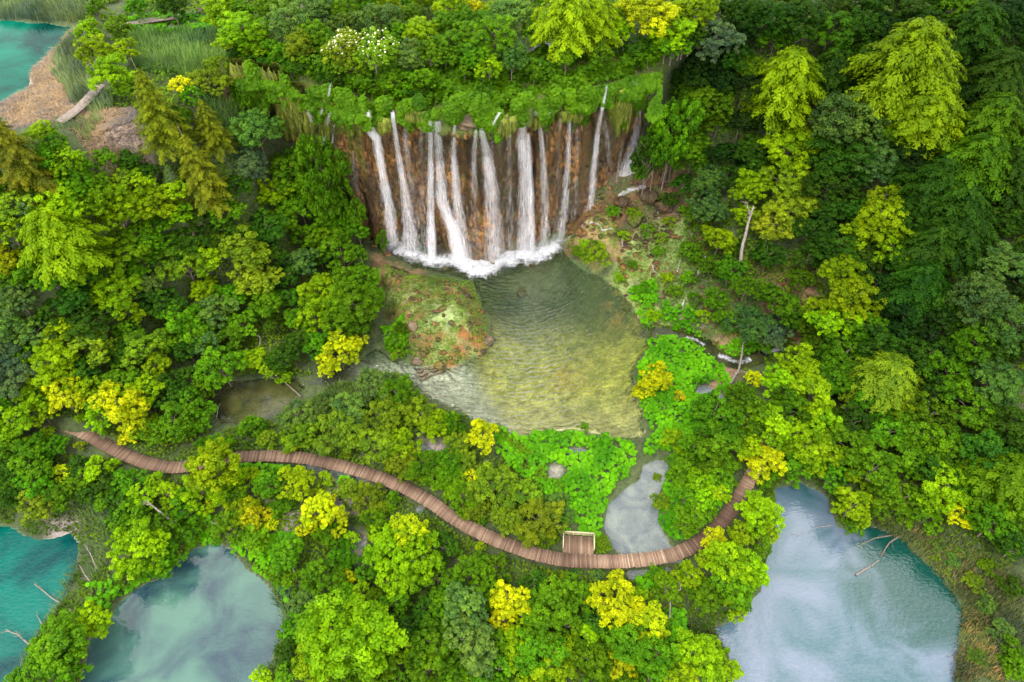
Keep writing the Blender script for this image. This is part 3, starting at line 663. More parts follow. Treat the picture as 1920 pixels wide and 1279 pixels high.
# spray hanging where the big falls strike the pool
m = mat_new('spray_mist'); t = NT(m); vs = t.n('ShaderNodeVolumePrincipled', {'Color': (.95,.95,1,1), 'Density': .05, 'Anisotropy': .2}); t.n('ShaderNodeOutputMaterial', {'Volume': vs.outputs[0]})
for i, (px_, w_, h_) in enumerate([(742,2.4,1.5),(812,2.2,1.3),(868,2.6,1.8),(930,3.6,2.2),(990,3.4,2.0),(1042,2.2,1.3)]):
    b = on_cliff(px_, 462, 2.2); b[2] = h_*.62
    o = link('mist', lump('mist', b, (w_, 1.9, h_), m, i, 24, .12)); tag(o, 'soft spray hanging over the foot of the falls', None, None, 'stuff')
# rivulets running over the rocks to the right of the pool
def rivulet(label, pix, w=.2, dens=1.0):
    pts = []
    for px, py in pix:
        x, y, z, _ = on_ground(px, py); pts.append((x, y))
    pts = np.array(pts); c2, tg, nr, s = ribbon(pts, 1, 0, .15); wv = np.linspace(-1, 1, 7)
    ww = w*(1+.5*fbm(s/1.1, s*0+w*9, 3))[:,None]
    X = c2[:,:1]+nr[:,:1]*wv*ww; Y = c2[:,1:]+nr[:,1:]*wv*ww
    zz = height(X.ravel(), Y.ravel()).reshape(X.shape)+.12+.1*(1-wv**2)+.03*fbm(X*3, Y*3, 2)
    me = mesh_np('rivulet', np.stack([X, Y, zz], -1).reshape(-1,3), grid_faces(*X.shape), M['foam'], {'tint': ((1-np.abs(wv)**2)*np.ones_like(X)).reshape(-1)*.46*dens}, True)
    o = link('rivulet', me); tag(o, label, 'rivulet', 'white rivulets over the rocks right of the pool')
RIV = [('forked white rivulet splashing into the right edge of the plunge pool', [(1102,418),(1085,432),(1065,448),(1050,462),(1040,470)], .28),
 ('white trickles spilling over the mossy knob right of the falls', [(1105,420),(1125,425),(1128,438),(1150,432)], .25),
 ('white splash line on the ledge under the isolated cascade', [(1158,372),(1180,362),(1212,356)], .5),
 ('short white trickle dropping below the ledge', [(1232,390),(1235,415)], .3),
 ('tiny white trickle between the mossy knob and pale moss slope', [(1166,440),(1167,465)], .2),
 ('curved white rivulet on the pale moss slope', [(1222,500),(1225,510),(1238,522)], .18),
 ('thin white rivulet between two bushes on the pale moss slope', [(1280,465),(1274,495),(1268,515)], .2),
 ('small white rivulet farthest right on the mossy slope', [(1297,458),(1296,478)], .3),
 ('white rivulet just above the bright green bank', [(1282,565),(1277,585)], .3),
 ('pale grey rivulet on the slope above the stream', [(1325,480),(1312,500),(1306,522)], .25),
 ('faint rivulet nearest the dark blue-green willow', [(1345,552),(1330,572)], .22)]
for r_ in RIV: rivulet(*r_)

# ------------------------------------------------------------------ boardwalks
def path_world(pix, z):
    return np.array([unproj(p[0], p[1], z)[:2] for p in pix])
def resample(P, step):
    # smooth the outline with a Catmull-Rom pass, then even steps
    out = []
    Q = np.vstack([2*P[0]-P[1], P, 2*P[-1]-P[-2]])
    for i in range(1, len(Q)-2):
        t = np.linspace(0, 1, 24, endpoint=False)[:,None]; a, b, c, d = Q[i-1:i+3]
        out.append(.5*((2*b)+(c-a)*t+(2*a-5*b+4*c-d)*t**2+(-a+3*b-3*c+d)*t**3))
    out = np.vstack(out+[P[-1:]]); d = np.r_[0, np.cumsum(np.hypot(*np.diff(out, axis=0).T))]
    s = np.arange(0, d[-1], step); c = np.c_[np.interp(s, d, out[:,0]), np.interp(s, d, out[:,1])]
    return c, norm(np.gradient(c, axis=0)), s
BW = [(-60,765),(0,770),(60,782),(100,793),(150,808),(200,835),(245,857),(290,871),(340,876),(400,864),(450,857),(510,855),(570,859),(630,871),(700,891),(760,915),(810,943),(850,971),(890,994),(940,1016),(1000,1037),(1055,1049),(1110,1052),(1170,1052),(1230,1046),(1280,1033),(1320,1010),(1350,982),(1378,945),(1400,908),(1420,872),(1440,835),(1470,800)]
def boardwalk(label, pix, z, width=1.66, posts=True, plank='plank'):
    P = path_world(pix, z); c, tg, s = resample(P, .165)
    root = bpy.data.objects.new('boardwalk', None); COL.objects.link(root); root.location = (c[len(c)//2][0], c[len(c)//2][1], z)
    tag(root, label, 'boardwalk'); org = np.array(root.location)
    a = Acc(); r = np.random.default_rng(5)
    for i in range(len(c)):
        ax = np.array([tg[i,0], tg[i,1], 0]); ay = np.array([-tg[i,1], tg[i,0], 0]); j = r.normal()
        yaw = r.normal()*.006; ax2 = ax*cos(yaw)+ay*sin(yaw); ay2 = ay*cos(yaw)-ax*sin(yaw)
        box(a, (c[i,0]+ay[0]*j*.03, c[i,1]+ay[1]*j*.03, z-.02+r.normal()*.006), ax2, ay2, EZ, .14, width+r.uniform(-.05,.08), .045, np.clip(r.beta(2.2,2.4)+.12*(vnoise(s[i]/6,3.3)-.5), 0, 1))
    link('planking', a.mesh('planking', M[plank], shift=org), root)
    for sd_ in (-1, 1):
        st = Acc(); k = slice(0, None, 4); cc = c[k]; t2 = tg[k]; off = sd_*(width/2-.18)
        pts = np.c_[cc[:,0]-t2[:,1]*off, cc[:,1]+t2[:,0]*off, np.full(len(cc), z-.15)]
        for p, q in zip(pts[:-1], pts[1:]):
            d = q-p; Ln = np.linalg.norm(d); d = d/Ln
            box(st, (p+q)/2, d, np.array([-d[1], d[0], 0]), EZ, Ln+.01, .12, .2)
        link('stringer', st.mesh('stringer', M['beam'], shift=org), root)
    if posts:
        for i in range(10, len(c), 22):
            for sd_ in (-1, 1):
                x = c[i,0]-tg[i,1]*sd_*(width/2-.12); y = c[i,1]+tg[i,0]*sd_*(width/2-.12); h = max(z-hscalar(x, y)+.6, .5)
                pp = Acc(); box(pp, (x, y, z-.27-h/2), EX, EY, EZ, .14, .14, h); link('post', pp.mesh('post', M['beam'], shift=org), root)
    return root, org, c, tg
bw, borg, bc, btg = boardwalk('long curving brown plank boardwalk winding below the waterfall pool', BW, .75)
# lookout platform with its railing, joined to the boardwalk
A_ = unproj(1055, 1036, .75); B_ = unproj(1113, 1040, .75); C_ = unproj(1057, 1013, .75)
p0 = np.array([A_[0], A_[1]]); p1 = np.array([B_[0], B_[1]]); ex = norm(p1-p0); ey = np.array([-ex[1], ex[0]]); wid = np.linalg.norm(p1-p0); dep = 2.3
a = Acc(); r = np.random.default_rng(9); nP = int(wid/.165)
for i in range(nP):
    q = p0 + ex*(i+.5)*wid/nP + ey*(dep/2-.12)
    box(a, (q[0], q[1], .75-.026+r.normal()*.005), (*ex,0), (*ey,0), EZ, .14, dep, .045, np.clip(r.beta(2.5,2.2)+.1,0,1))
link('platform', a.mesh('platform', M['plank'], shift=borg), bw)
a = Acc(); z0 = .75
def rail_bar(acc, p, q, z, w=.09, h=.07):
    d = np.array([*(q-p), 0]); Ln = np.linalg.norm(d); d = d/Ln; box(acc, (*((p+q)/2), z), d, np.array([-d[1], d[0], 0]), EZ, Ln, w, h)
c00, c10 = p0+ey*.35, p1+ey*.35; c01, c11 = p0+ey*(dep-.15), p1+ey*(dep-.15)
for zz in (.45, .78, 1.08):
    w_ = .14 if zz > 1 else .05
    rail_bar(a, c01-ex*.05, c11+ex*.05, z0+zz, w_, .06); rail_bar(a, c10, c11-ey*.08, z0+zz-.002, w_, .06); rail_bar(a, c00, c01-ey*.08, z0+zz-.002, w_*.8, .06)
rl = link('railing', a.mesh('railing', M['rail'], shift=borg), bw)
for q in (c00, c01, c01*.67+c11*.33, c01*.33+c11*.67, c11, c10):
    pp = Acc(); box(pp, (q[0], q[1], z0+.52), (*ex,0), (*ey,0), EZ, .1, .1, 1.06); link('railing_post', pp.mesh('railing_post', M['rail'], shift=borg), rl)
boardwalk('dark wooden walkway crossing the reeds at the top left edge', [(215,52),(255,42),(300,35),(345,28),(390,8),(420,-15)], 27.2, 1.6, True, 'grey_plank')
boardwalk('short weathered grey walkway across the dry reed litter', [(112,228),(135,212),(160,190),(188,158)], 26.9, 1.6, True, 'grey_plank')
boardwalk('dark plank walkway emerging at the far right of the big forest stream', [(1480,792),(1500,770)], 1.0, 1.5) if False else None

# ------------------------------------------------------------------ tree prototypes (a crown and a trunk mesh, in metres)
def crown_broad(R, Hc, seed, base=.0, leaf=.30, dens=1.0, lobes=13, fine=False, open_=0):
    """crown of many leaf clumps gathered on a few big lobes; bottom at z=base; returns mesh data and lobe centres"""
    r = np.random.default_rng(seed); Pl=[]; Nl=[]; Tl=[]; tips=[]
    cz = base + Hc*.48
    ga = pi*(3-5**.5)
    for i in range(lobes):
        zf = 1-1.5*(i+.5)/lobes; an = i*ga + r.normal()*.45; hr = math.sqrt(max(1-zf*zf,0))
        d = np.array([cos(an)*hr, sin(an)*hr, zf]); rr = r.uniform(.45,.86)
        lc = np.array([0,0,cz]) + d*np.array([R,R,Hc*.5])*rr; lr = R*r.uniform(.24,.42)
        if open_ and r.random() < open_: continue
        tips.append(lc)
        nc = int(r.integers(9, 14)); lt = r.normal()*.14
        for j in range(nc):
            z2 = 1-1.55*(j+.5)/nc; a2 = j*ga+r.normal()*.5; h2 = math.sqrt(max(1-z2*z2,0))
            d2 = np.array([cos(a2)*h2, sin(a2)*h2, z2]); cc = lc + d2*np.array([lr,lr,lr*.75])*r.uniform(.7,1.08)
            cr = lr*r.uniform(.30,.46); n = int(dens*26*(cr/.30)**2*(.3/leaf)**2*.5)+8
            dd = norm(r.normal(size=(n,3))+np.array([0,0,.35])); q = r.random((n,1))**.35
            P = cc + dd*q*np.array([cr,cr,cr*.62])
            Nn = norm(dd*.9 + np.array([0,0,.8]) + r.normal(size=(n,3))*(.65 if fine else .42))
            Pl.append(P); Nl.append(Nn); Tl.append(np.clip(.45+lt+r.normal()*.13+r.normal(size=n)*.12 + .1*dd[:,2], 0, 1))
    P = np.vstack(Pl); Nn = np.vstack(Nl); T = np.concatenate(Tl)
    Lg = leaf*r.uniform(.6,1.1,len(P)); Wd = Lg*(.32 if fine else .62)
    V, Fc = leaf_quads(P, Nn, Lg*.72, Wd*.72, None, r)
    return V, Fc, np.repeat(T, 4), tips
def crown_spray(R, Hc, seed, base=0, nb=95, leaf=.3, droop=.35, prof=None, needle=False, dens=1.0):
    """branches in tiers, each a flat drooping spray of leaves"""
    r = np.random.default_rng(seed); Pl=[]; Nl=[]; Tl=[]; Tg=[]; ga = pi*(3-5**.5)
    for i in range(nb):
        f = (i+.5)/nb; h = base + Hc*(f**.85)*.97; w = prof(f) if prof else math.sin(min(1, .12+.95*(1-f))*pi*.62)**.8
        Lb = R*w*r.uniform(.72,1.12); an = i*ga + r.normal()*.25
        if Lb < .25: Lb = .25
        n = max(14, int(dens*Lb*34*(.3/leaf)))
        s = r.random(n)**.62; sidew = (.34*Lb+.18)*(1-.55*s)*np.sin(np.clip(s*pi*.9+.25,0,pi))
        q = r.uniform(-1,1,n)
        # side twigs: group the leaves on a few lines so the spray looks feathered
        tw = np.round(s*9)/9; s2 = np.clip(tw + np.abs(q)*.12 + r.normal(size=n)*.032, 0, 1.08)
        rise = .30 if not needle else .05
        ax = np.array([cos(an), sin(an), 0]); ay = np.array([-sin(an), cos(an), 0])
        zz = h + Lb*(rise*s2 - droop*s2**2.2) - np.abs(q)*sidew*.22 + r.normal(size=n)*.07
        P = ax*(s2*Lb)[:,None] + ay*(q*sidew)[:,None]; P[:,2] = zz
        slope = rise - droop*2.2*s2**1.2
        Nn = norm(np.c_[-ax[0]*slope*.9, -ax[1]*slope*.9, np.ones(n)] + r.normal(size=(n,3))*.33 + .35*ax)
        T = ax*np.ones((n,1)) + ay*(np.sign(q)*.9)[:,None]; T[:,2] = slope
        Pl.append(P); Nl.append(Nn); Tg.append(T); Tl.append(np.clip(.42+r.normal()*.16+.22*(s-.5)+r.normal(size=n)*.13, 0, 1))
    P = np.vstack(Pl); Nn = np.vstack(Nl); T = np.vstack(Tg); ti = np.concatenate(Tl); n = len(P)
    Lg = leaf*r.uniform(.6,1.1,n)
    V, Fc = leaf_quads(P, Nn, Lg*.85, Lg*(.20 if needle else .42), T, r)
    return V, Fc, np.repeat(ti, 4), []
def trunk_mesh(name, H, rad, tips, seed, base=-2.0, lean=.3, nb=7, mat='bark'):
    r = np.random.default_rng(seed); a = Acc(); k = 10; t = np.linspace(0, 1, k)
    pts = np.c_[lean*np.sin(t*3+seed)*.5, lean*np.cos(t*2.4+seed)*.5-lean*.5, base+(H-base)*t]
    tube(a, pts, rad*(1-.85*t), 8)
    if tips is not None and len(tips):
        for tp in tips:
            s0 = np.interp(tp[2]-H*.22, pts[:,2], np.arange(k)); i0 = int(np.clip(s0, 1, k-2)); p0 = pts[i0]
            q = np.linspace(0, 1, 6)[:,None]; bp = p0 + (tp-p0)*q + np.array([0,0,1])*np.sin(q*pi)*.25 + r.normal(size=(6,3))*.06*q
            tube(a, bp, rad*.42*(1-.8*q[:,0]), 5)
    return a.mesh(name, M[mat])
PROTO = {}
def proto(kind, R, Ht, crown, tips, hc):
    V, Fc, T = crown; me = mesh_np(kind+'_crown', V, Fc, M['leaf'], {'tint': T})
    tr = trunk_mesh(kind+'_trunk', hc, .035*R+.06, tips, len(PROTO)*7+int(R*10))
    PROTO.setdefault(kind, []).append((R, me, tr, Ht))
for i in range(5):      # large and medium broadleaf
    R = 4.6; V, Fc, T, tp = crown_broad(R, 7.6, 100+i, 2.2, .265, .95, 17); proto('b', R, 9.8, (V,Fc,T), tp, 7.5)
for i in range(4):
    R = 2.6; V, Fc, T, tp = crown_broad(R, 4.6, 200+i, 1.3, .215, 1.0, 13); proto('m', R, 5.9, (V,Fc,T), tp, 4.3)
for i in range(3):
    R = 1.4; V, Fc, T, tp = crown_broad(R, 2.2, 300+i, .5, .17, 1.1, 9); proto('q', R, 2.7, (V,Fc,T), tp, 1.9)
for i in range(4):      # willow and other fine shrubs
    R = 2.2; V, Fc, T, tp = crown_broad(R, 2.9, 400+i, .1, .19, 1.7, 13, True); proto('s', R, 3.0, (V,Fc,T), tp, 2.0)
for i in range(3):      # beech and hornbeam with layered sprays
    R = 5.2; V, Fc, T, tp = crown_spray(R, 9.5, 500+i, 1.2, 150, .235, .40); proto('f', R, 10.7, (V,Fc,T), tp, 10)
for i in range(2):
    R = 3.0; V, Fc, T, tp = crown_spray(R, 5.5, 520+i, .8, 95, .20, .40); proto('g', R, 6.3, (V,Fc,T), tp, 5.9)
for i in range(2):      # larch-like conifers
    R = 4.3; V, Fc, T, tp = crown_spray(R, 13.5, 540+i, .8, 170, .30, .26, lambda f: (1-f)**.75*.95+.05, True, 1.5); proto('c', R, 14.3, (V,Fc,T), tp, 16)
for i in range(2):      # open crowns that show their limbs
    R = 3.4; V, Fc, T, tp = crown_broad(R, 5.2, 600+i, 2.6, .22, .62, 17, False, .12); proto('o', R, 7.8, (V,Fc,T), tp, 6.8)

CC = {'Y': (.33,.37,.003), 'L': (.150,.260,.002), 'G': (.066,.160,.003), 'D': (.028,.078,.004), 'T': (.078,.150,.026), 'O': (.125,.200,.008), 'K': (.013,.040,.004), 'C': (.145,.165,.008), 'B': (.060,.110,.045)}
CN = {'Y': 'bright yellow', 'L': 'lime green', 'G': 'mid green', 'D': 'dark green', 'T': 'grey-green', 'O': 'olive green', 'K': 'very dark green', 'C': 'yellowish olive', 'B': 'bluish green'}
KN = {'b': ('broadleaf_tree','broadleaf tree','tree'), 'm': ('young_tree','young tree','tree'), 'o': ('broadleaf_tree','open-crowned tree','tree'), 'q': ('leafy_bush','leafy bush','bush'), 's': ('willow_shrub','willow shrub','shrub'),
      'f': ('beech_tree','feathery beech','tree'), 'g': ('beech_tree','feathery beech','tree'), 'c': ('conifer_tree','conifer','tree')}
GROW = {'c': 1.0, 's': 1.22, 'q': 1.15, 'f': 1.05, 'g': 1.1}
PLANTS = []   # dict(px,py,r,kind,col)
placed = []
_bwpx = np.vstack([np.c_[np.linspace(a[0],b[0],12), np.linspace(a[1],b[1],12)] for a, b in zip(BW[:-1], BW[1:])])
_bwpx = _bwpx[((_bwpx[:,0] > 110)&(_bwpx[:,0] < 345)) | ((_bwpx[:,0] > 432)&(_bwpx[:,0] < 1402))]
def plant(px, py, rp, kind, col, fill=False, zscale=1.0):
    # crowns leave the walk of the boardwalk open where the photograph shows it
    dd = np.hypot(_bwpx[:,0]-px, (_bwpx[:,1]-py)*1.0).min() - 13
    lim = max(dd, 0)/1.18
    if rp > lim:
        if (px, py) not in ((547,845), (903,818), (400,880), (380,920), (1430,862), (1425,960), (1342,1012)):
            if lim < 7: return None
            rp = lim
    if kind == 'b':           # choose the prototype by real size
        _, _, t = unproj(px, py, 5.0); R = rp*t/F
        kind = 'b' if R > 3.1 else ('m' if R > 1.75 else 'q')
    if kind == 'f':
        _, _, t = unproj(px, py, 5.0); kind = 'f' if rp*t/F > 3.9 else 'g'
    ps = PROTO[kind]; pr = ps[(len(placed)*7+int(px)) % len(ps)]
    R0, cm, tm, Ht = pr
    # walk the view line of the pixel until it meets the height a crown centre has there
    cf = .60 if kind not in ('c','f','g') else .50
    zz = np.arange(52, -4, -.15); X, Y, Tt = unproj(px, py, zz); S = rp*Tt/F/R0*GROW.get(kind, 1.16)
    hh = height(X, Y); ok = zz <= hh + Ht*S*zscale*cf
    edge = yc(X); plat_ = False
    if 425 < px < 1290:
        if py < np.interp(px, [p[0] for p in LIP], [p[1] for p in LIP]) + 4: hh = np.maximum(hh, np.where(Y > edge+.9, 27.2+np.clip((Y-edge)/3, 0, 2.0), -99)); ok = (zz <= hh + Ht*S*zscale*cf) & (Y > edge + (1.3 if rp < 26 else 2.2)); plat_ = True
        else: ok |= Y > edge - (R0*S*.8 + 1.2)
    k = int(np.argmax(ok)) if ok.any() else len(zz)-1
    x, y, sc = float(X[k]), float(Y[k]), float(S[k]); gz = hscalar(x, y) if not plat_ else float(hh[k])
    zscale = float(np.clip((zz[k]-gz)/(Ht*sc*cf), .6, 2.3))
    name = KN[kind][0]
    root = bpy.data.objects.new(name, None); COL.objects.link(root)
    root.location = (x, y, gz-.05); root.rotation_euler = (0, 0, rng.uniform(0, 2*pi)); sc *= 1
    root.scale = (sc*rng.uniform(.93,1.07), sc*rng.uniform(.93,1.07), sc*zscale)
    c = np.array(CC[col])*(.84 if (px > 1290 and py < 640 and col == 'L') else 1)*(.74 if (px > 1290 and py < 800 and col in 'GDKT') else 1.06)*(1+rng.normal()*.08)*(1+rng.normal(size=3)*np.array([.07,.02,.1]))  # right hillside crowns: deep forest shade put into the leaf colour
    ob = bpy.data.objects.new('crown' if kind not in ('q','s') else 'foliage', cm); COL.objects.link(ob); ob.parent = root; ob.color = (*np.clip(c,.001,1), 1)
    ot = bpy.data.objects.new('trunk' if kind not in ('q','s') else 'stem', tm); COL.objects.link(ot); ot.parent = root
    placed.append(dict(o=root, px=px, py=py, r=rp, kind=kind, col=col, fill=fill))
    return root

TREES = """
b165,60,22L b225,55,25G b180,98,30L b232,98,24L b208,140,34L b240,165,22G b255,15,20G b320,8,28D b178,15,16G
c290,205,56C c392,235,38C c370,320,50C b335,158,18Y b358,178,20G s390,150,30O s410,118,24O s330,215,24G
b420,22,34L b458,58,40L b490,92,30L b440,100,26L b512,20,32G b545,42,38T b562,82,34O b520,95,24G b600,22,34T b592,66,30G b640,20,30G
o645,95,40O o705,105,42O o665,150,34O b585,118,26D b555,125,24D b530,145,22G b505,130,22D s650,45,34T
s715,38,46T s690,10,30G b790,62,32L b832,50,26G b765,105,32T b740,152,32G b790,148,26G b845,15,26L b760,30,26G b806,100,26G
c22,280,56C b75,248,24L b98,272,24G b130,302,28L b92,292,26G b60,305,28O b150,318,26G s195,292,20G s228,328,24O b270,322,22D b180,335,22G b240,300,20D
b480,248,46T b465,312,34B b542,330,42G b600,322,46G b575,298,28G b560,385,38G b512,362,30L b440,350,28D b425,395,28G
b110,385,44L b182,370,42L b262,352,30L b292,382,38L b332,402,28L b58,400,34T b20,382,34O b222,402,40L b20,430,30L
b12,482,28Y f110,450,72L b230,470,40G b180,502,30D b255,440,30G b215,548,42L b240,585,26L b270,530,30T b350,490,46O b382,545,26L b455,470,46O b482,520,36O
b290,432,30G b430,440,28D b502,430,34D b562,490,28T b620,450,32G b650,432,30G b640,475,36G b582,440,28G b600,482,24D b620,402,34G b660,372,20G b530,410,26G
b30,560,44T b62,622,34T b10,622,34T b30,692,44B b140,560,34D b168,602,38D b180,645,38O b300,565,34D b340,600,38G b400,580,34T b432,632,26G b100,520,34G b60,500,30G
b275,655,38O b292,692,28L b240,620,24G b385,645,28T b410,690,42G b370,625,32G b310,640,28G b225,660,26D b350,655,26D
b100,690,44L b62,742,28L b122,742,42Y b162,730,28L b230,762,44Y b192,775,28L b260,745,34L b80,772,28L b290,720,28D b330,742,28D b330,790,34G b300,805,28G b358,760,26G b385,770,20G
b20,795,38L b88,812,30L b60,845,30G b20,840,28G b270,800,24L b240,815,22Y
o480,672,22L o505,692,20L b533,707,14L b600,545,34L b592,602,34L b640,660,34Y b612,688,22Y b668,640,20Y b560,600,26G b555,645,24D b660,575,48G b690,560,28G b600,575,28L b678,520,30G b640,530,30G b545,560,24D b515,605,22D b640,610,26G b540,520,22D
s700,720,34T s742,738,34G s765,760,24O s790,775,30O s822,790,28L s845,795,22G s720,782,34O s650,765,38T s600,765,30T s560,775,34T s640,805,42O s560,812,42O s500,822,36O s585,842,30O s700,832,42O s752,828,30L s745,860,28O s690,868,26O b903,818,30Y s862,832,24O s840,862,28G s800,872,28G s770,880,24O s870,870,24O s820,890,22L s470,800,24G s430,830,30G s395,838,26G s530,855,20L s650,850,24O
s742,640,20G s750,615,14G b743,665,12G s1120,700,1G
b886,892,14Y s895,922,24O s838,890,24G s890,952,38O s932,908,40O s982,930,32O s952,972,38O s1010,972,38O s1042,952,28T s1020,1005,26G s980,1005,24O s925,990,28O s905,975,24G s1130,1020,16O s1237,940,16O s1232,895,9O s870,930,26G s850,915,20L
b770,1000,38Y b732,1030,40L b790,1052,42L b750,1085,34L b832,1025,28D b820,1085,30G b880,992,22L b930,1062,42G b972,1045,24G b890,1075,36G b900,1025,28L b700,1060,26G b710,1000,22L
b955,1125,32Y b560,880,14L b470,890,16L b610,900,16L b660,1010,16L b590,925,14L b945,1160,24Y b1037,1126,38G b1020,1165,38G b1062,1170,28G b1090,1120,26G s1040,1085,22O s1080,1075,20T s1120,1078,20T
b1155,1082,20Y b1122,1115,26Y b1162,1138,38Y b1222,1170,34Y b1190,1160,26Y b1200,1120,20L
b872,1140,40T b830,1160,30G b885,1210,44T b822,1212,42G b800,1250,38G b935,1250,30G b640,1200,84L b590,1245,36L b700,1255,38G b770,1172,30D b740,1135,28G b850,1260,30G
b1010,1220,42G b1040,1250,38L b1065,1212,28L b1164,1252,28Y b1180,1205,38G b1230,1230,42G b1112,1162,26D b1110,1240,34G b1220,1272,26G b970,1205,30L b930,1200,26G b1140,1185,24G
b1250,1105,30G s1228,1080,18G b600,955,30Y b630,975,26Y b578,985,20Y b615,940,18Y b645,1082,18Y s690,935,30O s650,915,26O s620,1000,26G s735,940,22G s700,975,26G s640,1040,26G
b150,835,28L b120,886,20Y b182,875,36L b218,868,22L o292,900,38L b265,930,26L b315,925,24L b400,880,48L s380,920,36L s425,905,30L b390,950,14Y b480,968,24Y b462,945,14Y b505,985,14Y b547,845,10Y
b554,905,30L b505,905,28G s450,962,30L b60,878,34G b30,872,28D b75,942,30O b30,925,30D s530,945,22G s440,925,24G s350,960,26G
b270,1032,44L b312,1045,32G b255,965,28G b345,930,22G b300,985,28G b350,1000,20G b225,1015,24L b245,1065,24G
b110,1212,48G b178,1165,32L b75,1255,36G b130,1250,34G b140,1170,26G b490,1268,18L b600,1080,34G b540,1040,30G b580,1130,30T b480,1010,26G b430,985,26G b560,1090,26G b640,1120,26G b520,1075,20G
b1430,862,34Y b1418,895,18Y b1310,905,26L b1335,860,28G b1425,960,34L b1390,1000,36L b1342,1012,22Y b1362,1052,40L b1400,1062,36L b1320,1048,26L b1372,1100,36G b1382,1132,26L b1325,1115,30G b1290,1080,24L b1440,1000,20L b1425,1020,24G
b1310,1230,40L b1355,1255,30L b1270,1255,34L b1340,1215,22L
b1508,840,40L b1545,852,38L b1490,880,32G b1600,835,38G b1640,880,40G b1560,890,30G b1598,950,34L b1600,985,20G b1690,935,34G b1767,920,42L b1795,960,26Y b1740,965,28G b1700,860,36G b1650,935,30G b1610,890,26L
b1850,850,46D f1885,900,60G b1860,975,42G b1905,1020,36D b1800,850,38G b1730,820,40G b1665,815,36G b1905,1215,24G b1850,1060,16G b1895,1100,20D b1700,975,14G s1850,1130,18T s1880,1180,20T s1835,1230,16T s1895,1240,18G s1790,1050,14T s1830,1090,16O s1760,1020,14T b1910,1255,22G b1900,960,36G b1820,905,30G
b1350,450,28L b1447,427,34O b1410,352,40L b1400,400,24L b1650,415,44L b1605,440,32L b1670,470,36L b1582,512,42L b1600,560,44L b1563,607,40L b1620,615,32G b1540,580,26L b1530,640,24G
b1467,573,34G s1405,605,38T s1450,612,34B b1440,545,22G b1498,685,34L b1522,740,44L b1482,765,36G b1540,790,34L b1412,708,16Y b1580,665,38G
f1665,715,60O b1645,765,40G b1605,705,34G b1650,645,36D b1700,650,34D f1722,540,58D f1745,470,60D f1805,440,60D b1845,565,56T b1880,500,44T b1902,620,46T b1830,650,42G b1780,700,40G b1865,722,46T b1830,765,42G b1740,780,38G b1900,795,42D b1700,600,36K b1760,620,38K b1790,830,34G b1690,490,34D b1700,760,34L b1760,740,34D
b1300,22,42L b1342,75,42B b1312,130,36K b1385,55,34K b1402,20,36D b1440,35,42D b1502,42,46D b1560,60,42G b1622,60,38D b1680,20,36D b1350,20,28D
f1475,160,70L f1700,130,90L f1740,215,66L f1655,205,50L b1595,235,64T b1585,305,54D b1560,350,44D b1640,300,40T f1830,60,56D f1872,150,58D f1860,235,60G f1832,310,66G f1895,330,56D f1760,340,54D f1800,390,58D b1900,40,44K f1620,110,40D f1560,130,44D b1395,160,34K
b1330,190,42G b1300,232,36G b1355,150,32K b1290,272,34G b1327,340,34T b1330,388,32T b1392,232,30K b1412,285,32D b1482,282,46L b1300,300,26G b1360,290,28K b1282,195,28D b1375,110,30D
b1470,345,40O b1485,395,38O b1655,375,34L b1560,400,36D b1530,440,38D b1440,480,26D b1620,480,30D b1380,330,26D b1520,480,26D b1600,395,30D b1500,520,22G b1700,400,36D b1740,410,34D
b872,40,30G b840,88,30G b930,75,42G b962,28,38T b892,14,16Y b890,110,28G b960,110,30T b920,128,24L f1060,35,62L f1120,45,46L b1010,40,24L b1160,60,26L b1212,30,46Y b1255,62,40L b1232,105,34G b1255,135,32L b1275,100,26D b1180,20,26L b1210,135,22G b1268,235,38G b1292,180,34G b1255,300,22G b1240,150,28D b625,385,30G b645,425,24G b610,330,30G b700,168,20G b665,182,18G b725,186,16G b762,180,20G b790,186,18D b448,150,15G b478,160,14D b510,165,15G b545,178,14G b580,190,14D b610,200,13G b670,205,13G b450,118,18D b480,128,18G b520,140,20D b552,150,18G b590,168,18G b620,182,18D b835,105,24G b870,135,16G b1000,135,16G b905,150,14G b1060,110,20G b1130,105,22G b1180,125,20G b1200,90,28D b1256,158,28G b1262,95,28G b1275,70,26D b1245,75,22G b1300,142,36D b1228,172,17G b1272,200,24G b1225,118,30G b1285,112,34D b1256,136,24G b1300,170,30G b640,150,22D
b1340,785,44G b1402,780,44G b1352,832,40G b1440,805,38L b1385,740,26G b1462,725,34L b1490,820,30L b1300,835,24G b1400,830,30L
b1310,415,18G b1290,470,20G b1370,505,26G b1402,540,26G b1342,560,22G b1375,460,20D b1330,500,18G b1360,600,22G b1500,600,24G b1305,560,16G b1430,650,18G b1300,480,14G
b1232,708,26Y b1212,730,18Y b1275,742,10Y b1195,735,12Y b1098,800,7G s1095,798,6G
b1260,865,12G b1085,470,14G s1115,470,26O b1095,455,12L b1150,395,12G s1190,398,14O b1215,430,14G b1255,415,12O b1170,440,10L b1235,470,12G b1205,540,14G b1250,520,12L b1265,545,14G b1185,495,9G b1290,520,14G b1320,590,14L b1255,372,16D b1280,345,18D b1240,445,11O b1290,395,14G b1160,520,9L b1225,590,12L
"""
import re
for mm in re.finditer(r'([a-z])(\d+),(\d+),(\d+)([A-Z])', TREES):
    k, px, py, rp, cc_ = mm.groups(); px, py, rp = int(px), int(py), int(rp)
    if rp < 3: continue
    plant(px, py, rp, k, cc_)
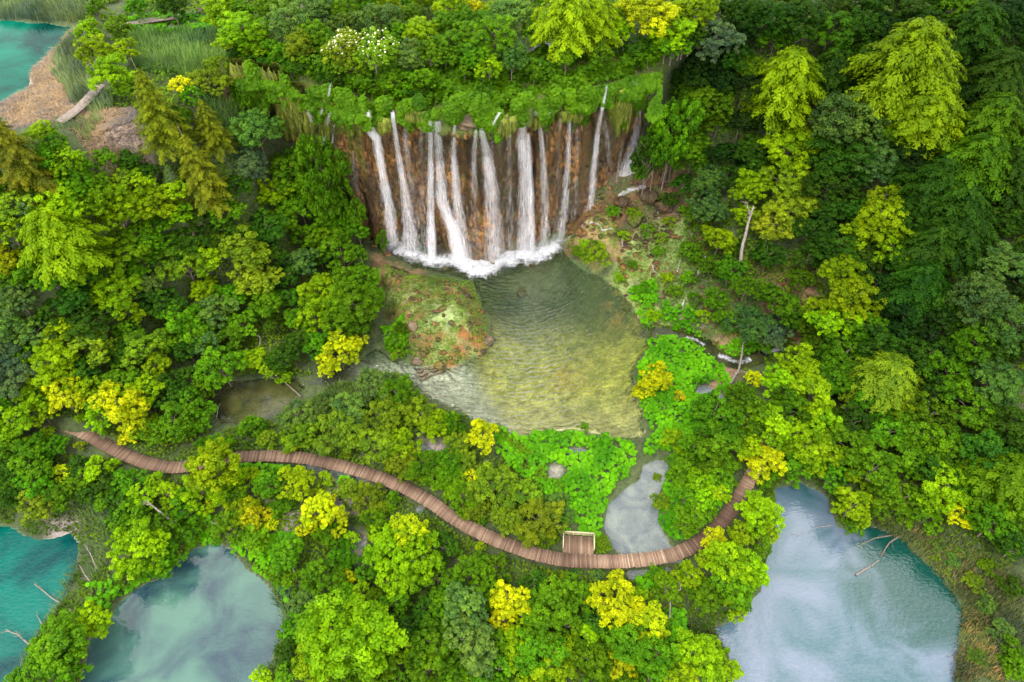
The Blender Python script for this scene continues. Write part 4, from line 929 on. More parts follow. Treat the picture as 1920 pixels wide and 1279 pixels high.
# the forest between: fill what the list leaves open, a little lower and darker
FOREST = [
 ([(-80,330),(260,300),(420,420),(520,420),(640,480),(640,690),(540,700),(400,700),(370,800),(200,830),(0,770),(-80,760)], 'GDLG', 30),
 ([(1280,-20),(2000,-20),(2000,960),(1800,960),(1600,900),(1540,820),(1530,650),(1560,480),(1440,420),(1300,300)], 'DKDG', 34),
 ([(560,1090),(1180,1090),(1250,1290),(540,1290)], 'GDLG', 27),
 ([(420,-20),(1290,-20),(1290,90),(1180,60),(1000,70),(840,120),(700,80),(440,130)], 'GLTG', 28),
 ([(1260,820),(1480,820),(1500,900),(1440,900),(1290,1000)], 'GLG', 22),
 ([(-80,780),(120,830),(260,880),(230,1000),(160,940),(-80,930)], 'GDG', 26),
]
def inpoly(px, py, P):
    c = False
    for (x1,y1),(x2,y2) in zip(P, P[1:]+P[:1]):
        if (y1 > py) != (y2 > py) and px < (x2-x1)*(py-y1)/(y2-y1)+x1: c = not c
    return c
rf = random.Random(11)
NFILL = 0
for P, cols, rp in FOREST:
    xs = [p[0] for p in P]; ys = [p[1] for p in P]
    for _ in range(420):
        px = rf.uniform(min(xs), max(xs)); py = rf.uniform(min(ys), max(ys))
        if not inpoly(px, py, P): continue
        r_ = rp*rf.uniform(.8,1.2)
        if any(math.hypot(px-q['px'], (py-q['py'])*1.15) < .70*(max(q['r'], 18)+r_)*(.83 if q['r'] < 60 else .95) for q in placed): continue
        plant(px, py, r_, 'b', rf.choice(cols), True, .9); NFILL += 1
print('PLANTS', len(placed), 'fill', NFILL)

# ------------------------------------------------------------------ labels: kind, colour, place, then rank among its like
SEEDS = [(60,40,'beside the emerald lake'),(200,110,'by the dry reed litter'),(340,180,'beside the tall green reeds'),(320,10,'by the top left walkway'),(30,290,'at the left edge below the reeds'),(180,320,'on the slope below the reed litter'),
 (340,300,'on the slope left of the cliff'),(470,60,'on the cliff top far left'),(620,60,'above the left moss drapes'),(740,60,'above the slanting left cascade'),(840,70,'left of the green cap'),(930,60,'above the green cap'),(1080,40,'behind the right half of the cap'),(1230,70,'above the isolated right cascade'),
 (480,300,'under the mossy left cliff'),(590,350,'left of the brown rock face'),(640,440,'beside the left foot of the falls'),(140,400,'on the upper left forest slope'),(280,400,'in the upper middle left forest'),(440,450,'in the forest left of the falls'),(60,520,'at the left edge of the forest'),(220,540,'in the heart of the left forest'),
 (380,580,'in the forest above the dark pond'),(560,560,'in the gloomy gap left of the mound'),(640,600,'overhanging the left arm of water'),(40,670,'low at the left forest edge'),(160,690,'above the shaded left boardwalk'),(300,680,'in the lower left forest'),(400,670,'just above the dark pond'),(230,770,'right above the left boardwalk'),(330,780,'between dark pond and left boardwalk'),
 (500,690,'leaning over the dark pond'),(30,820,'below the shaded left boardwalk end'),(160,870,'below the left bend of boardwalk'),(300,920,'above the milky pool left side'),(400,890,'where the boardwalk ducks under leaves'),(500,940,'above the milky pool tip'),(600,960,'below the boardwalk left of centre'),
 (520,830,'between boardwalk and dark pond'),(640,790,'on the left bank below the mound'),(760,770,'on the pool bank lower left'),(740,840,'on the uphill side of boardwalk'),(850,850,'between pool and boardwalk'),(900,930,'inside the boardwalk curve left'),(980,960,'left of the lookout platform'),(1130,1020,'right beside the lookout platform'),(1236,920,'in the small boardwalk pond'),
 (745,640,'on the mossy mound'),(750,1040,'in the round grove below boardwalk'),(900,1050,'just below the boardwalk middle'),(1060,1080,'below the lookout platform'),(1040,1150,'in the lower middle thicket'),(1170,1130,'between platform and bottom edge'),(860,1180,'in the bottom thicket left part'),(640,1200,'right of the milky pool'),(780,1230,'at the bottom edge left centre'),(1030,1240,'at the bottom edge middle'),(1200,1240,'at the bottom edge right centre'),(950,1150,'in the middle of the thicket'),
 (60,920,'above the teal lake'),(110,1220,'between teal lake and milky pool'),(260,1030,'on the milky pool upper bank'),(560,1080,'on the milky pool right bank'),(1320,1240,'at the lower left of blue pool'),(1380,1040,'on the left bank of blue pool'),(1320,1090,'beside the bare trunk lower right'),(1300,900,'inside the boardwalk curve right'),(1430,870,'over the right end of boardwalk'),
 (1500,850,'above the blue pool left end'),(1600,900,'above the blue pool middle'),(1600,970,'hanging into the blue pool'),(1700,900,'above the blue pool fallen log'),(1780,940,'above the right reed bank'),(1870,930,'at the right edge above reeds'),(1905,1230,'in the bottom right corner'),(1800,820,'in the lower right forest'),
 (1350,790,'right of the small boardwalk pond'),(1420,750,'below the right-hand stream'),(1230,720,'on the right shore of pool'),(1490,760,'left of the dark stream gap'),(1580,660,'above the dark stream gap'),(1660,740,'right of the dark stream gap'),(1420,600,'above the stream bend'),(1350,560,'on the slope above the stream'),(1350,470,'near the tall bare trunk'),(1320,360,'right beside the falls'),(1310,240,'behind the right end of falls'),
 (1430,340,'on the slope right of falls'),(1470,180,'upper right of the falls'),(1400,60,'at the top right of centre'),(1540,60,'at the top edge right side'),(1590,260,'in the upper right hillside'),(1700,150,'high in the right hillside'),(1850,120,'in the top right corner'),(1830,320,'at the right edge upper half'),(1620,420,'in the middle right hillside'),(1580,560,'in front of the dark right forest'),(1730,520,'in the deep right forest'),(1860,560,'at the right edge middle'),(1750,670,'in the shady lower right forest'),(1860,720,'at the right edge lower half'),
 (1500,450,'above the brown soil patch'),(1500,620,'below the brown soil patch'),(1095,460,'on the mossy knob right of falls'),(1290,460,'on the pale moss slope'),(900,820,'at the lower tip of pool')]
ORD = ['leftmost','second','third','fourth','fifth','sixth','seventh','eighth','ninth','tenth','eleventh','twelfth']
NUM = ['zero','one','two','three','four','five','six','seven','eight','nine','ten','eleven','twelve']
def size_word(q): return ''
from collections import defaultdict
gr = defaultdict(list)
for q in placed:
    o = q['o']; sd_ = min(SEEDS, key=lambda s_: (s_[0]-q['px'])**2+(s_[1]-q['py'])**2)
    q['where'] = sd_[2]; kn = KN[q['kind']]; gr[(CN[q['col']]+' '+kn[1], sd_[2])].append(q)
for (kn, wh), qs in gr.items():
    qs.sort(key=lambda q: q['px']); n = len(qs); rs = sorted([q['r'] for q in qs])
    for i, q in enumerate(qs):
        if n == 1: lb = f'{kn} {wh}'
        elif n == 2 and max(rs) > 1.3*min(rs): lb = ('larger ' if q['r'] == max(rs) else 'smaller ')+f'{kn} of two {wh}'
        elif n == 2: lb = ('left' if i == 0 else 'right')+f' one of two {kn}s {wh}'
        else: lb = ('leftmost' if i == 0 else 'rightmost' if i == n-1 else ORD[i]+' from left')+f' of {NUM[n]} {kn}s {wh}'
        tag(q['o'], lb, KN[q['kind']][2], {'broadleaf_tree':'broadleaf trees of the wooded valley','young_tree':'young trees of the wooded valley','leafy_bush':'leafy bushes of the valley','willow_shrub':'willow shrubs on the tufa bars','beech_tree':'feathery beeches on the hillside','conifer_tree':'conifers on the left slope'}[KN[q['kind']][0]])

# ------------------------------------------------------------------ blossoms on the open tree above the left falls
bo = [q for q in placed if q['px'] in (645,705) and q['kind'] == 'o']
m = mat_new('creamy_blossom'); t = NT(m); t.out(t.n('ShaderNodeBsdfPrincipled', {'Base Color': (.75,.72,.50,1), 'Roughness': .7}).outputs[0])
for q in bo:
    cr = q['o'].children[0]; me = cr.data; n = len(me.vertices); co = np.empty(n*3); me.vertices.foreach_get('co', co); co = co.reshape(-1,4,3).mean(1)
    r = np.random.default_rng(3); up = co[co[:,2] > np.median(co[:,2])*.9]; pk = up[r.choice(len(up), 130)]
    V, Fc = leaf_quads(pk+np.array([0,0,.12])+r.normal(size=pk.shape)*.1, r.normal(size=pk.shape)*.4+[0,-.3,1], .16, .13, None, r)
    link('blossoms', mesh_np('blossoms', V, Fc, m), q['o'])
    q['o']['label'] = ('left' if q['px'] == 645 else 'right')+' open tree with creamy blossoms above the slanting left cascade'

# ------------------------------------------------------------------ low ground cover (stuff): big round leaves, undergrowth, reeds
def blocked(x, y, margin=.0, bwm=1.05):
    b = np.zeros(len(x), bool)
    for k, P in PW.items():
        if k in ('upper',): pass
        lo = P.min(0)-2; hi = P.max(0)+2; m = (x > lo[0])&(x < hi[0])&(y > lo[1])&(y < hi[1])
        if m.any(): bb = np.zeros(len(x), bool); bb[m] = sdist(x[m], y[m], P) + .35*fbm(x[m]/1.3, y[m]/1.3, 2) < margin; b |= bb
    near = ldist(x, y, bc[::6]) < bwm
    plt = (np.abs((x-p0[0])*ex[0]+(y-p0[1])*ex[1]-wid/2) < wid/2+.1) & (np.abs((x-p0[0])*ey[0]+(y-p0[1])*ey[1]-1) < 1.5)
    return b | near | plt
def scatter_poly(pts, z, dens, r, margin=0, bwm=1.05, avoid=True):
    P = poly_world(pts, z); lo = P.min(0); hi = P.max(0); n = int((hi-lo).prod()*dens)
    x = r.uniform(lo[0], hi[0], n); y = r.uniform(lo[1], hi[1], n)
    k = sdist(x, y, P) + fbm(x/1.5, y/1.5, 3)*.9 < 0; x, y = x[k], y[k]
    if avoid: k = ~blocked(x, y, margin, bwm); x, y = x[k], y[k]
    k = ldist(x, y, SW) > .75; return x[k], y[k]
def disc_leaves(P, N, R, r):
    """roundish six-cornered leaves as two quads each, slightly cupped"""
    n = len(P); N = norm(N); T = norm(np.cross(N, r.normal(size=(n,3)))); B = np.cross(N, T)
    an = np.linspace(0, 2*pi, 6, endpoint=False); R = R[:,None]
    ring = [P + (T*cos(a_)+B*sin(a_))*R*(1+.12*(i % 2)) + N*R*.15*(i % 2) for i, a_ in enumerate(an)]
    V = np.stack(ring, 1).reshape(-1,3); b_ = np.arange(n)*6
    F1 = np.stack([b_, b_+1, b_+2, b_+3], -1); F2 = np.stack([b_, b_+3, b_+4, b_+5], -1)
    return V, np.vstack([F1, F2])
M['butterbur'] = foliage_mat('big_round_leaves', .3, .5, (.088,.235,.002))
BUT = [[(925,795),(960,785),(985,822),(1020,815),(1075,812),(1130,825),(1185,835),(1200,860),(1170,905),(1140,925),(1128,985),(1135,1030),(1060,1030),(1040,960),(985,905),(930,860)],
 [(1200,690),(1190,740),(1205,780),(1215,820),(1200,860),(1250,850),(1262,880),(1240,920),(1240,985),(1262,1020),(1320,1000),(1370,930),(1360,850),(1350,780),(1370,740),(1350,690),(1300,660),(1260,635),(1215,640)],
 [(1180,530),(1225,525),(1235,560),(1290,575),(1330,640),(1290,630),(1245,615),(1200,610)],[(1340,650),(1430,640),(1420,665),(1380,672)],
 [(1190,1085),(1290,1060),(1310,1110),(1200,1110)],[(470,980),(560,1000),(560,1060),(530,1130),(480,1060),(420,1020)],[(150,1090),(250,1050),(330,1030),(260,1100),(200,1140),(150,1130)],[(330,970),(400,960),(400,1010),(340,1040)],
 [(440,870),(570,880),(560,900),(450,900)],[(715,625),(760,610),(765,660),(735,665)],[(1150,1150),(1290,1130),(1290,1200),(1180,1200)],[(640,880),(700,905),(690,930),(640,910)],[(240,35),(420,35),(420,62),(250,66)]]
r = np.random.default_rng(21); acc = Acc()
for pl in BUT:
    z_ = 26.5 if pl[0][1] < 60 else (2 if pl[0][1] < 560 else -.1)
    x, y = scatter_poly(pl, z_, 17, r, -.1)
    if len(x) == 0: continue
    gp = fbm(x/1.9+5, y/1.9, 3) > -.36; x, y = x[gp], y[gp]; mound = .25+.95*smooth(-.35,.4,fbm(x/2.6, y/2.6, 2)+.4*fbm(x/.9,y/.9,2)); q = r.random(len(x))**.4
    z = height(x, y)+mound*q; R = r.uniform(.13,.30,len(x))
    Nn = np.c_[-.5*fbm((x+.3)/1.5,y/1.5,2)+r.normal(size=len(x))*.28, -.25+r.normal(size=len(x))*.28, np.ones(len(x))]
    V, Fc = disc_leaves(np.c_[x,y,z], Nn, R, r); acc.add(V, Fc, np.repeat(np.clip(.35+.75*(vnoise(x/3,y/3)-.5)+r.normal(size=len(x))*.14,0,1), 6))
o = link('big_leaf_ground_cover', acc.mesh('big_leaf_ground_cover', M['butterbur'])); tag(o, 'bright green carpet of big round leaves between pool and boardwalk', None, None, 'stuff')
# green cap over the lip of the cliff
M['cap'] = foliage_mat('cap_foliage', .3, .5, (.062,.158,.003))
acc = Acc()
for x0, x1, top, dn in ((700,1238,95,1.0),(440,705,106,.9)):
    n = int(20000*(x1-x0)/400)
    px = r.uniform(x0, x1, n); low = np.interp(px, [440,520,600,690,740,800,830,880,930,1000,1080,1140,1190,1300], [172,188,198,232,226,225,212,208,232,215,222,185,205,190]) + 30*fbm(px/11, px*0, 3) + 38*fbm(px/34+7, px*0, 2)
    py = top + (low-top)*r.random(n)
    # points on the face below the lip, on the ground above it
    Zs = 26+0*px
    xx, yy, _ = unproj(px, py, Zs); onface = yy < yc(xx) + .3
    P = np.zeros((n,3)); k = ~onface
    zc_ = height(xx, yy)
    for _ in range(5):
        Zs = np.maximum(height(xx, yy), 26+np.clip((yy-yc(xx))/3+.4, 0, 2.6))+.3; xx, yy, _ = unproj(px, py, Zs)
    face = yy < yc(xx)+.8
    zs = np.linspace(29.5, 17, 125); X_, Y_, _ = unproj(px[:,None], py[:,None], zs[None])
    tgt = yc(X_) - cliff_prof(X_, zs[None]+0*X_) ; idx = np.argmax(Y_ >= tgt, 1); ar = np.arange(n)
    FP = np.stack([X_[ar,idx], Y_[ar,idx], zs[idx]], -1)
    bul = .6+1.5*fbm(px/26, py/16, 3)
    bul = bul + np.where(px < 700, 1.1, 0)
    P = np.where(face[:,None], FP + np.stack([0*bul, -.3-np.maximum(bul,0)*1.15, .2+0*bul], -1), np.stack([xx, yy, Zs-.4+1.9*np.maximum(bul,0)*r.random(n)**.4], -1))
    Nn = np.where(face[:,None], [0,-.9,.8], [0,-.35,1.0]) + r.normal(size=(n,3))*.38
    V, Fc = disc_leaves(P, Nn, r.uniform(.13,.30,n), r); acc.add(V, Fc, np.repeat(np.clip(.38+.5*(vnoise(px/22,py/22)-.5)+r.normal(size=n)*.15,0,1), 6))
rl_ = np.random.default_rng(55)
for i in range(64):      # leafy lobes drooping over the lip
    q_ = rl_.uniform(655, 1200) if i < 48 else rl_.uniform(445, 655)
    yl = np.interp(q_, [440,520,600,690,740,800,880,930,1000,1080,1140,1200], [140,160,185,205,208,206,206,212,198,188,170,160]) + rl_.uniform(-16, 22)
    c_ = on_cliff(q_, yl, .35); rx_, rz_ = rl_.uniform(.6,1.5), rl_.uniform(.7,1.7); n_ = int(150*rx_*rz_)+40
    d_ = norm(rl_.normal(size=(n_,3))); d_[:,1] = -np.abs(d_[:,1]); P_ = c_ + d_*np.array([rx_, .95, rz_])*(.8+.25*rl_.random((n_,1)))
    V, Fc = disc_leaves(P_, d_ + np.array([0,-.2,.7]) + rl_.normal(size=(n_,3))*.3, rl_.uniform(.12,.27,n_), rl_); acc.add(V, Fc, np.repeat(np.clip(.4+.14*rl_.normal()+rl_.normal(size=n_)*.14,0,1), 6))
o = link('cliff_top_leaf_cap', acc.mesh('cliff_top_leaf_cap', M['cap'])); tag(o, 'green cap of small round leaves spilling over the lip of the cliff', None, None, 'stuff')
# undergrowth everywhere the trees leave the floor open
M['under'] = foliage_mat('undergrowth_leaves', .3, .6, (.085,.145,.006))
def undergrowth(polys, dens, name, label, mat, hmax=.8, leaf=.26, ynz=.5):
    acc = Acc()
    for pl, z_ in polys:
        x, y = scatter_poly(pl, z_, dens, r, .1)
        k = (GH(x, y) > ynz-.5); qx, qy, _ = proj(x, y, height(x, y)); k &= ~(((qx < 262)&(qy > 205)&(qy < 288)&(qx > 110)) | ((qx < 150)&(qy > 50)&(qy < 258)&(qx+qy*.2 < 185))); x, y = x[k], y[k]
        if len(x) == 0: continue
        h = height(x, y) + hmax*r.random(len(x))**.6*(.5+.7*vnoise(x/2.5,y/2.5))
        V, Fc = leaf_quads(np.c_[x,y,h], np.c_[r.normal(size=(len(x),2))*.5, np.ones(len(x))], leaf*r.uniform(.6,1.2,len(x)), leaf*r.uniform(.35,.6,len(x)), None, r)
        acc.add(V, Fc, np.repeat(np.clip(.4+.9*(vnoise(x/4+9,y/4)-.5)+r.normal(size=len(x))*.14,0,1), 4))
    o = link(name, acc.mesh(name, mat)); tag(o, label, None, None, 'stuff')
def GH(x, y): return fbm(x/3.1+31, y/3.1, 3)*.9 + .25
undergrowth([([(-100,830),(250,880),(560,870),(760,920),(900,1000),(1060,1070),(1300,1060),(1440,900),(1500,900),(1400,1290),(-100,1290)],-1.2),
             ([(380,790),(540,790),(640,710),(760,700),(800,760),(930,800),(1060,900),(1050,1020),(850,960),(700,880),(560,850),(440,850),(330,860)],.3),
             ([(-100,420),(260,400),(440,450),(640,450),(700,520),(690,640),(560,690),(380,710),(380,780),(280,850),(120,780),(-100,760)],3),
             ([(1560,760),(2000,560),(2000,1000),(1800,1100),(1700,990),(1560,960),(1450,900),(1470,780)],2)], 18, 'undergrowth', 'low mixed undergrowth on the floor between the trees and pools', M['under'])
undergrowth([([(1150,500),(1210,430),(1290,440),(1360,500),(1420,640),(1300,630),(1240,600),(1180,560)],3),([(1060,440),(1150,425),(1165,480),(1100,505)],2),([(700,500),(900,520),(920,650),(820,690),(740,650)],1.5),([(1280,260),(1420,360),(1560,480),(1560,640),(1420,640),(1330,480)],8),([(-60,330),(200,310),(420,230),(430,420),(-60,430)],21)],
            30, 'slope_moss_plants', 'low soft moss and herbs on the slopes beside the pool', foliage_mat('moss_herbs', .25, .7, (.105,.165,.018)), .36, .15, .52)
undergrowth([([(-300,-260),(2300,-260),(2300,-20),(-300,-20)],29),([(1280,100),(1960,-10),(2000,600),(1560,700),(1500,420),(1330,330)],20),([(420,-20),(1300,-20),(1230,90),(1000,75),(700,90),(440,120)],27),([(160,-20),(450,-20),(440,40),(250,30),(190,90),(150,40)],26.5),([(190,180),(260,120),(330,130),(440,150),(430,200),(300,260),(260,200)],26)], 9, 'dark_forest_floor', 'dark leafy floor under the hillside forest', M['under'], 1.0, .34)
# reeds
def reeds(name, label, polys, dens, hgt, cols, lie=False, seed=0, wid_=.035, margin=-.3):
    r = np.random.default_rng(seed); acc = Acc()
    for pl, z_ in polys:
        x, y = scatter_poly(pl, z_, dens, r, margin); n = len(x)
        if n == 0: continue
        z = height(x, y); h = hgt*r.uniform(.6,1.15,n)*(.7+.6*vnoise(x/3,y/3))
        an = r.uniform(0, 2*pi, n) + 0; ln = (.25+.35*vnoise(x/2.5,y/2.5)) if not lie else 1.6
        big = 2*pi*vnoise(x/3+3,y/3); dx = np.cos(big)*.35+np.cos(an)*.7; dy = np.sin(big)*.35+np.sin(an)*.7
        if lie: tip = np.c_[dx*h, dy*h, .15*r.random(n)+.06]; zz0 = .08+.22*r.random(n)
        else: tip = np.c_[dx*ln*h, dy*ln*h, h*.9]; zz0 = 0
        b0 = np.c_[x, y, z+zz0]; mid = b0 + tip*np.array([.4,.4,.62 if not lie else .5]); tp = b0+tip
        sdv = np.c_[-dy, dx, 0*dx]; sdv = norm(sdv)*wid_*(1 if not lie else 1.3)
        V = np.stack([b0-sdv, b0+sdv, mid+sdv*.9, mid-sdv*.9, tp+sdv*.15, tp-sdv*.15], 1).reshape(-1,3); b_ = np.arange(n)*6
        acc.add(V, np.vstack([np.stack([b_,b_+1,b_+2,b_+3],-1), np.stack([b_+3,b_+2,b_+4,b_+5],-1)]), np.repeat(np.clip(.45+.8*(vnoise(x/4,y/4)-.5)+r.normal(size=n)*.2,0,1), 6))
    o = link(name, acc.mesh(name, foliage_mat(name+'_blades', .2, .7, cols))); tag(o, label, None, None, 'stuff')
reeds('dry_reed_litter', 'flattened dry pinkish reed litter on the shore of the emerald lake', [([(0,192),(55,165),(62,130),(115,80),(140,55),(158,110),(180,170),(150,200),(118,240),(20,252)],26),([(150,215),(255,205),(262,282),(170,285),(120,250)],26)], 75, .8, (.27,.20,.155), True, 31)
reeds('reed_bed', 'grey-green reeds between the emerald lake and the walkway', [([(115,85),(150,60),(165,140),(185,185),(140,195),(105,150)],26),([(165,190),(205,170),(215,205),(175,225)],26),([(-40,-10),(150,-20),(190,30),(160,42),(60,38),(-40,30)],26),([(110,225),(190,230),(170,270),(100,265)],26)], 36, 1.6, (.125,.165,.085), False, 32)
reeds('green_reed_bed', 'tall fresh green reeds between the conifers and the top walkway', [([(235,60),(420,60),(440,150),(400,190),(330,140),(250,130)],26.5),([(640,10),(830,0),(800,60),(700,70),(650,40)],27.5)], 26, 1.7, (.11,.20,.055), False, 33)
reeds('lakeside_reeds', 'grey-green reeds lining the teal lake and the milky pool', [([(120,930),(240,900),(240,1010),(170,1090),(150,1040),(140,980)],-1),([(480,1110),(560,1090),(600,1160),(540,1240),(500,1290),(470,1279)],-1.6),([(640,690),(760,720),(700,760),(590,760)],.3),([(640,1040),(700,1040),(690,1110),(600,1110)],-1),([(0,1240),(60,1190),(60,1279),(0,1290)],-2),([(120,1040),(150,1050),(110,1150),(60,1190),(90,1120)],-2)], 30, 1.3, (.13,.185,.075), False, 34)
reeds('shore_reed_bank', 'olive and rusty reed bank along the right shore of the blue pool', [([(1640,960),(1740,985),(1820,1040),(1880,1080),(1920,1120),(1920,1279),(1790,1279),(1812,1150),(1780,1090),(1700,1015),(1640,985)],-1.5),([(1290,1160),(1335,1175),(1350,1210),(1290,1200)],-1.5)], 60, 1.05, (.125,.150,.065), False, 35, .03, -.6)
reeds('rusty_dead_reeds', 'rusty brown dead reeds leaning over the right shore', [([(1790,1150),(1840,1140),(1850,1180),(1810,1190)],-2),([(1780,1210),(1850,1200),(1870,1279),(1780,1279)],-2),([(1700,985),(1740,990),(1800,1060),(1840,1100),(1800,1110),(1740,1040)],-2),([(1320,1170),(1360,1180),(1380,1215),(1340,1200)],-2),([(1830,1060),(1880,1110),(1850,1120)],-2)], 16, 1.1, (.22,.135,.075), False, 36, .035, -.9)

# ------------------------------------------------------------------ bare trunks, fallen logs
def dead(name, label, pix, rad, up=(.3,.3), z=None, mat='deadwood', branches=4, seed=1, cat='dead tree', rr=None):
    """a log or leaning trunk through pixels, each given (px, py, height over ground or water)"""
    r = np.random.default_rng(seed); pts = []
    for px, py, h in pix:
        if z is None:
            x, y, g_, _ = on_ground(px, py, h); pts.append((x, y, g_+h))
        else: x, y, _ = unproj(px, py, z+h); pts.append((float(x), float(y), z+h))
    pts = np.array(pts); t = np.linspace(0, 1, 14); d = np.linspace(0, 1, len(pts)); P = np.stack([np.interp(t, d, pts[:,i]) for i in range(3)], 1)
    Lr = np.linalg.norm(P[-1]-P[0]); P += np.cumsum(r.normal(size=P.shape)*.012*Lr/3, 0)*np.sin(t*pi)[:,None]
    a = Acc(); tube(a, P, rad*(1-.6*t), 8)
    org = P[0].copy(); root = link(name, a.mesh(name, M[mat], True, org), loc=org); tag(root, label, cat)
    for i in range(branches):
        f = r.uniform(.25,.95); p = P[int(f*13)]; dr = norm(r.normal(size=3)*.8 + (P[-1]-P[0])/Lr + np.array([0,0,.3])); Lb = Lr*r.uniform(.16,.34)*(1.1-f*.5)
        q = np.linspace(0, 1, 6)[:,None]; bp = p + dr*q*Lb + r.normal(size=(6,3))*.05*Lb*q
        if z is not None: bp[:,2] = np.clip(bp[:,2], z-.6, z+1.2)
        b_ = Acc(); tube(b_, bp, rad*.38*(1-.8*q[:,0]), 6)
        for k_ in range(2):
            pp = bp[3+k_]; q2 = np.linspace(0,1,4)[:,None]; tube(b_, pp+norm(dr+r.normal(size=3)*.7)*q2*Lb*.45, rad*.16*(1-.8*q2[:,0]), 5)
        link('branch', b_.mesh('branch', M[mat], True, org), root)
    return root
dead('dead_tree', 'tall pale bare trunk standing on the slope right of the falls', [(1385,522,.5),(1392,470,3),(1405,420,5.5),(1412,390,7)], .32, branches=3, seed=2)
dead('fallen_log', 'thin grey trunk lying across the stream below the willows', [(1368,722,.8),(1385,690,.9),(1390,650,.9),(1396,632,1.0)], .2, branches=2, seed=3, cat='log')
dead('fallen_log', 'pale log floating in the blue pool with one end on a rusty tuft', [(1605,1078,.12),(1630,1062,.14),(1648,1050,.16)], .13, z=-2.6, branches=0, seed=4, cat='log')
dead('sunken_branch', 'olive branch reaching from the reed bank into the blue pool', [(1690,1002,.25),(1668,1018,.22),(1650,1045,.15)], .12, z=-2.6, branches=3, seed=5, cat='branch', mat='bark')
dead('sunken_branch', 'long sunken branch lying left of the log in the blue pool', [(1690,1000,.1),(1640,1012,.05),(1600,1030,-.05)], .1, z=-2.6, branches=4, seed=6, cat='branch', mat='bark')
dead('sunken_branch', 'pale twig cluster under the water in the upper blue pool', [(1560,985,.02),(1520,990,.02),(1490,1010,-.02)], .06, z=-2.6, branches=5, seed=7, cat='branch')
dead('dead_tree', 'forked bleached trunk on the left bank of the blue pool', [(1300,1140,.8),(1325,1110,1.6),(1345,1085,2.4),(1358,1072,3)], .24, branches=5, seed=8)
dead('dead_branch', 'small crooked bare branch beside the forked bleached trunk', [(1255,1160,.6),(1258,1110,1.8),(1276,1108,2),(1274,1090,2.4)], .1, branches=1, seed=9)  # pieces of this name are dead branches, twigs and stems
dead('dead_tree', 'bleached forked trunk rising from the bottom left bush', [(138,1268,1),(120,1225,2.5),(100,1195,3.6)], .2, branches=3, seed=10)
dead('dead_branch', 'bare grey branch lying out over the teal lake at the left edge', [(62,1215,.6),(35,1192,.7),(10,1180,.8)], .12, z=-2.8, branches=4, seed=11)
dead('dead_branch', 'grey branch lying in the teal lake near the reeds', [(135,1145,.4),(100,1125,.3),(65,1095,.2)], .11, z=-2.9, branches=4, seed=12)
dead('dead_branch', 'short grey stump branch between the two left lakes', [(85,1180,.8),(75,1165,1.2),(68,1153,1.6)], .09, branches=1, seed=13)
dead('dead_tree', 'leaning grey trunk on the bank above the milky pool', [(358,1018,.5),(330,985,2),(302,962,3.2),(275,940,4)], .2, branches=4, seed=14)
dead('dead_branch', 'twin grey branches on the reed bank beside the teal lake', [(180,1102,.4),(160,1080,.9),(150,1060,1.2)], .1, branches=2, seed=15)
dead('dead_branch', 'grey leaning stick above the reeds by the teal lake', [(182,1068,.6),(170,1040,1.4),(158,1020,2)], .08, branches=1, seed=16)
dead('fallen_log', 'grey fallen log above the tip of the milky pool', [(432,1005,.4),(412,985,.5),(395,980,.7)], .12, branches=3, seed=17, cat='log')
dead('dead_tree', 'thin dead trunk on the right bank of the milky pool', [(570,1120,.4),(558,1090,1.6),(545,1055,3)], .12, branches=2, seed=18)
dead('dead_tree', 'slanting dead stem in the grass right of the milky pool', [(608,1142,.4),(592,1110,1.4),(575,1082,2.4)], .1, branches=2, seed=19)
dead('fallen_log', 'orange-brown thin trunk leaning over the left arm of water', [(565,745,.4),(540,722,.8),(515,702,1.4)], .12, branches=1, seed=20, cat='log', mat='bark')
dead('dead_branch', 'bare twigs hanging in the dark gap left of the mound', [(488,650,1),(488,632,2),(475,628,2.5)], .1, branches=3, seed=21)
dead('dead_branch', 'pair of pale stems leaning at the left end of the dark pond', [(390,790,.3),(385,770,1),(382,752,1.6)], .08, branches=1, seed=22)
dead('dead_branch', 'pale stem standing in the dark pond', [(407,785,.3),(410,765,1),(414,758,1.3)], .07, branches=0, seed=23)
for i, (lb, px, py) in enumerate([('lowest tufa ridge crossing the shallow arm of the pool',(788,712),(835,693)),('middle tufa ridge crossing the shallow arm of the pool',(782,706),(825,688)),('upper tufa ridge crossing the shallow arm of the pool',(780,698),(812,686))]):
    x1,y1,_ = unproj(*px, .0); x2,y2,_ = unproj(*py, .0); a = Acc(); q = np.linspace(0,1,16)[:,None]
    P = np.array([x1,y1,-.10])+(np.array([x2,y2,-.06])-np.array([x1,y1,-.10]))*q; P[:,:2] += np.c_[fbm(q[:,0]*4, q[:,0]*0+i*5, 3), fbm(q[:,0]*4+9, q[:,0]*0+i*5, 3)]*.25
    tube(a, P, .17+.05*np.sin(q[:,0]*9), 8); o = link('tufa_ridge', a.mesh('tufa_ridge', M['pale_tufa'], True)); tag(o, lb, 'rock ridge', 'tufa ridges in the shallow arm')
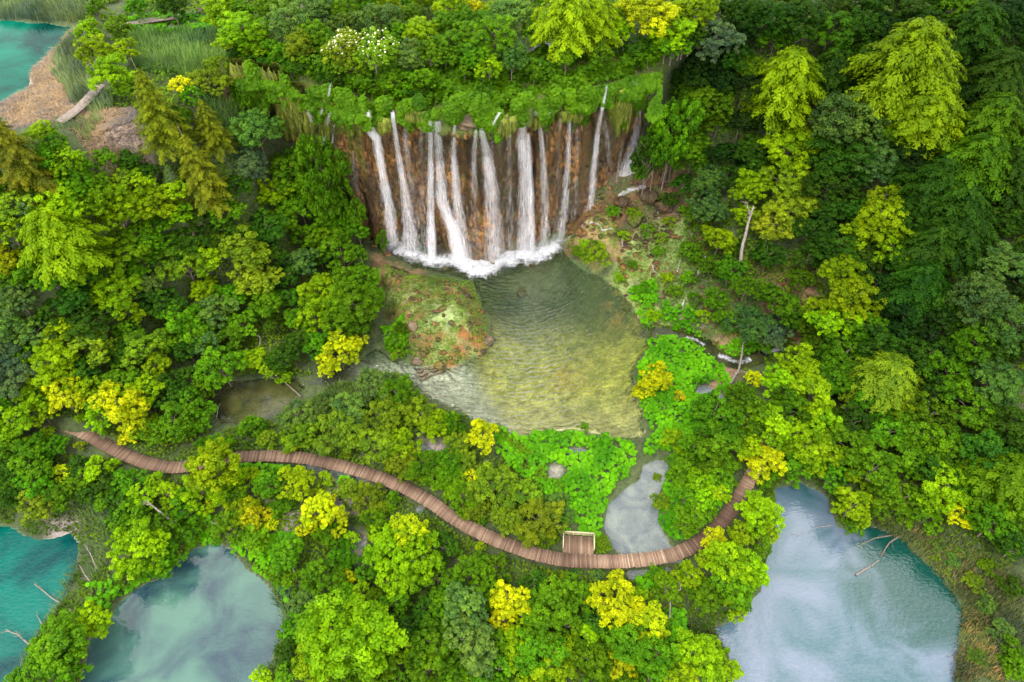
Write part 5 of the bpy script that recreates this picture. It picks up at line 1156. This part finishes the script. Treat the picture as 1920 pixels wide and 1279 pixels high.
for i, (lb, px, py, rad, tint) in enumerate([('brown boulder in the foam at the foot of the falls',924,508,.8,.3),('small brown rock in the foam left of the plunge pool',806,490,.7,.2),('amber mossy rock at the lower tip of the mound',825,688,.9,.4),
      ('tan rock on the right point of the mound',915,640,.8,.0),('pale rock beside the bright bush on the mound',775,612,1.0,.0),('pale rock at the lower left of the mound',783,678,.8,.0),('rounded submerged rock in the upper pool',978,557,.9,.7),('mossy rock at the foot of the broad cascade',850,478,.9,.9),('brown rock in the white splash right of the pool',1090,438,.9,.1),
      ('orange rock beside the stream bank upper left',1277,600,.7,.0),('brown stone under the ledge of the isolated cascade',1165,385,1.3,.1),('brown rock ledge right of the isolated cascade',1215,372,1.6,.15),('large brown rock under the last trickle',1245,395,1.5,.1),('mossy brown rock at the top of pale slope',1190,415,1.4,.6)]):
    x, y, g_, _ = on_ground(px, py)
    if i in (0,1,7): g_ = max(g_, -.1)
    if i == 6: g_ = -.9
    mt = M['pale_tufa'] if tint == 0 else M['rock']
    o = link('tufa_rock', lump('tufa_rock', (0,0,0), (rad, rad*.85, rad*.6), mt, i*3.1, 30, .6, tint if tint > .15 else 0)); o.location = (x, y, g_+.05+(rad*.25 if i > 8 else 0)); o.rotation_euler = (0, 0, i*1.3); tag(o, lb, 'rock')

# loose stones and sticks on the bare slopes (stuff)
acc = Acc(); r = np.random.default_rng(77)
for pl, z_, dn in (([(1150,480),(1210,400),(1290,400),(1360,500),(1400,620),(1300,640),(1240,600),(1180,560)],3,.9), ([(1060,360),(1260,330),(1330,400),(1200,440),(1070,430)],5,1.4), ([(700,490),(890,530),(915,650),(820,690),(740,650)],1.5,.8), ([(1400,470),(1530,490),(1560,600),(1430,600)],7,.8), ([(690,430),(1060,440),(1060,480),(900,520),(700,480)],0,.25)):
    x, y = scatter_poly(pl, z_, dn, r, -2.0, avoid=False)
    for a_, b_ in zip(x, y):
        g_ = max(hscalar(a_, b_), -.25); s_ = r.uniform(.12,.5); k = 8
        th, ph = np.meshgrid(np.linspace(0, 2*pi, k+1), np.linspace(.15, pi-.15, 6), indexing='ij')
        d = np.stack([np.cos(th)*np.sin(ph), np.sin(th)*np.sin(ph), np.cos(ph)], -1)*(1+.35*r.normal(size=(1,6,1))*.5)*np.array([s_*r.uniform(.8,1.5), s_*r.uniform(.7,1.2), s_*.6])
        d = d*(1+.16*r.normal(size=(k+1,6,1))); d[-1] = d[0]
        acc.add((d+np.array([a_, b_, g_+s_*.1])).reshape(-1,3), grid_faces(k+1, 6)[:, ::-1], r.choice([0,0,.5,.9]))
o = link('loose_stones', acc.mesh('loose_stones', M['rock'], True)); tag(o, 'loose brown and mossy tufa stones scattered on the slopes by the pool', None, None, 'stuff')
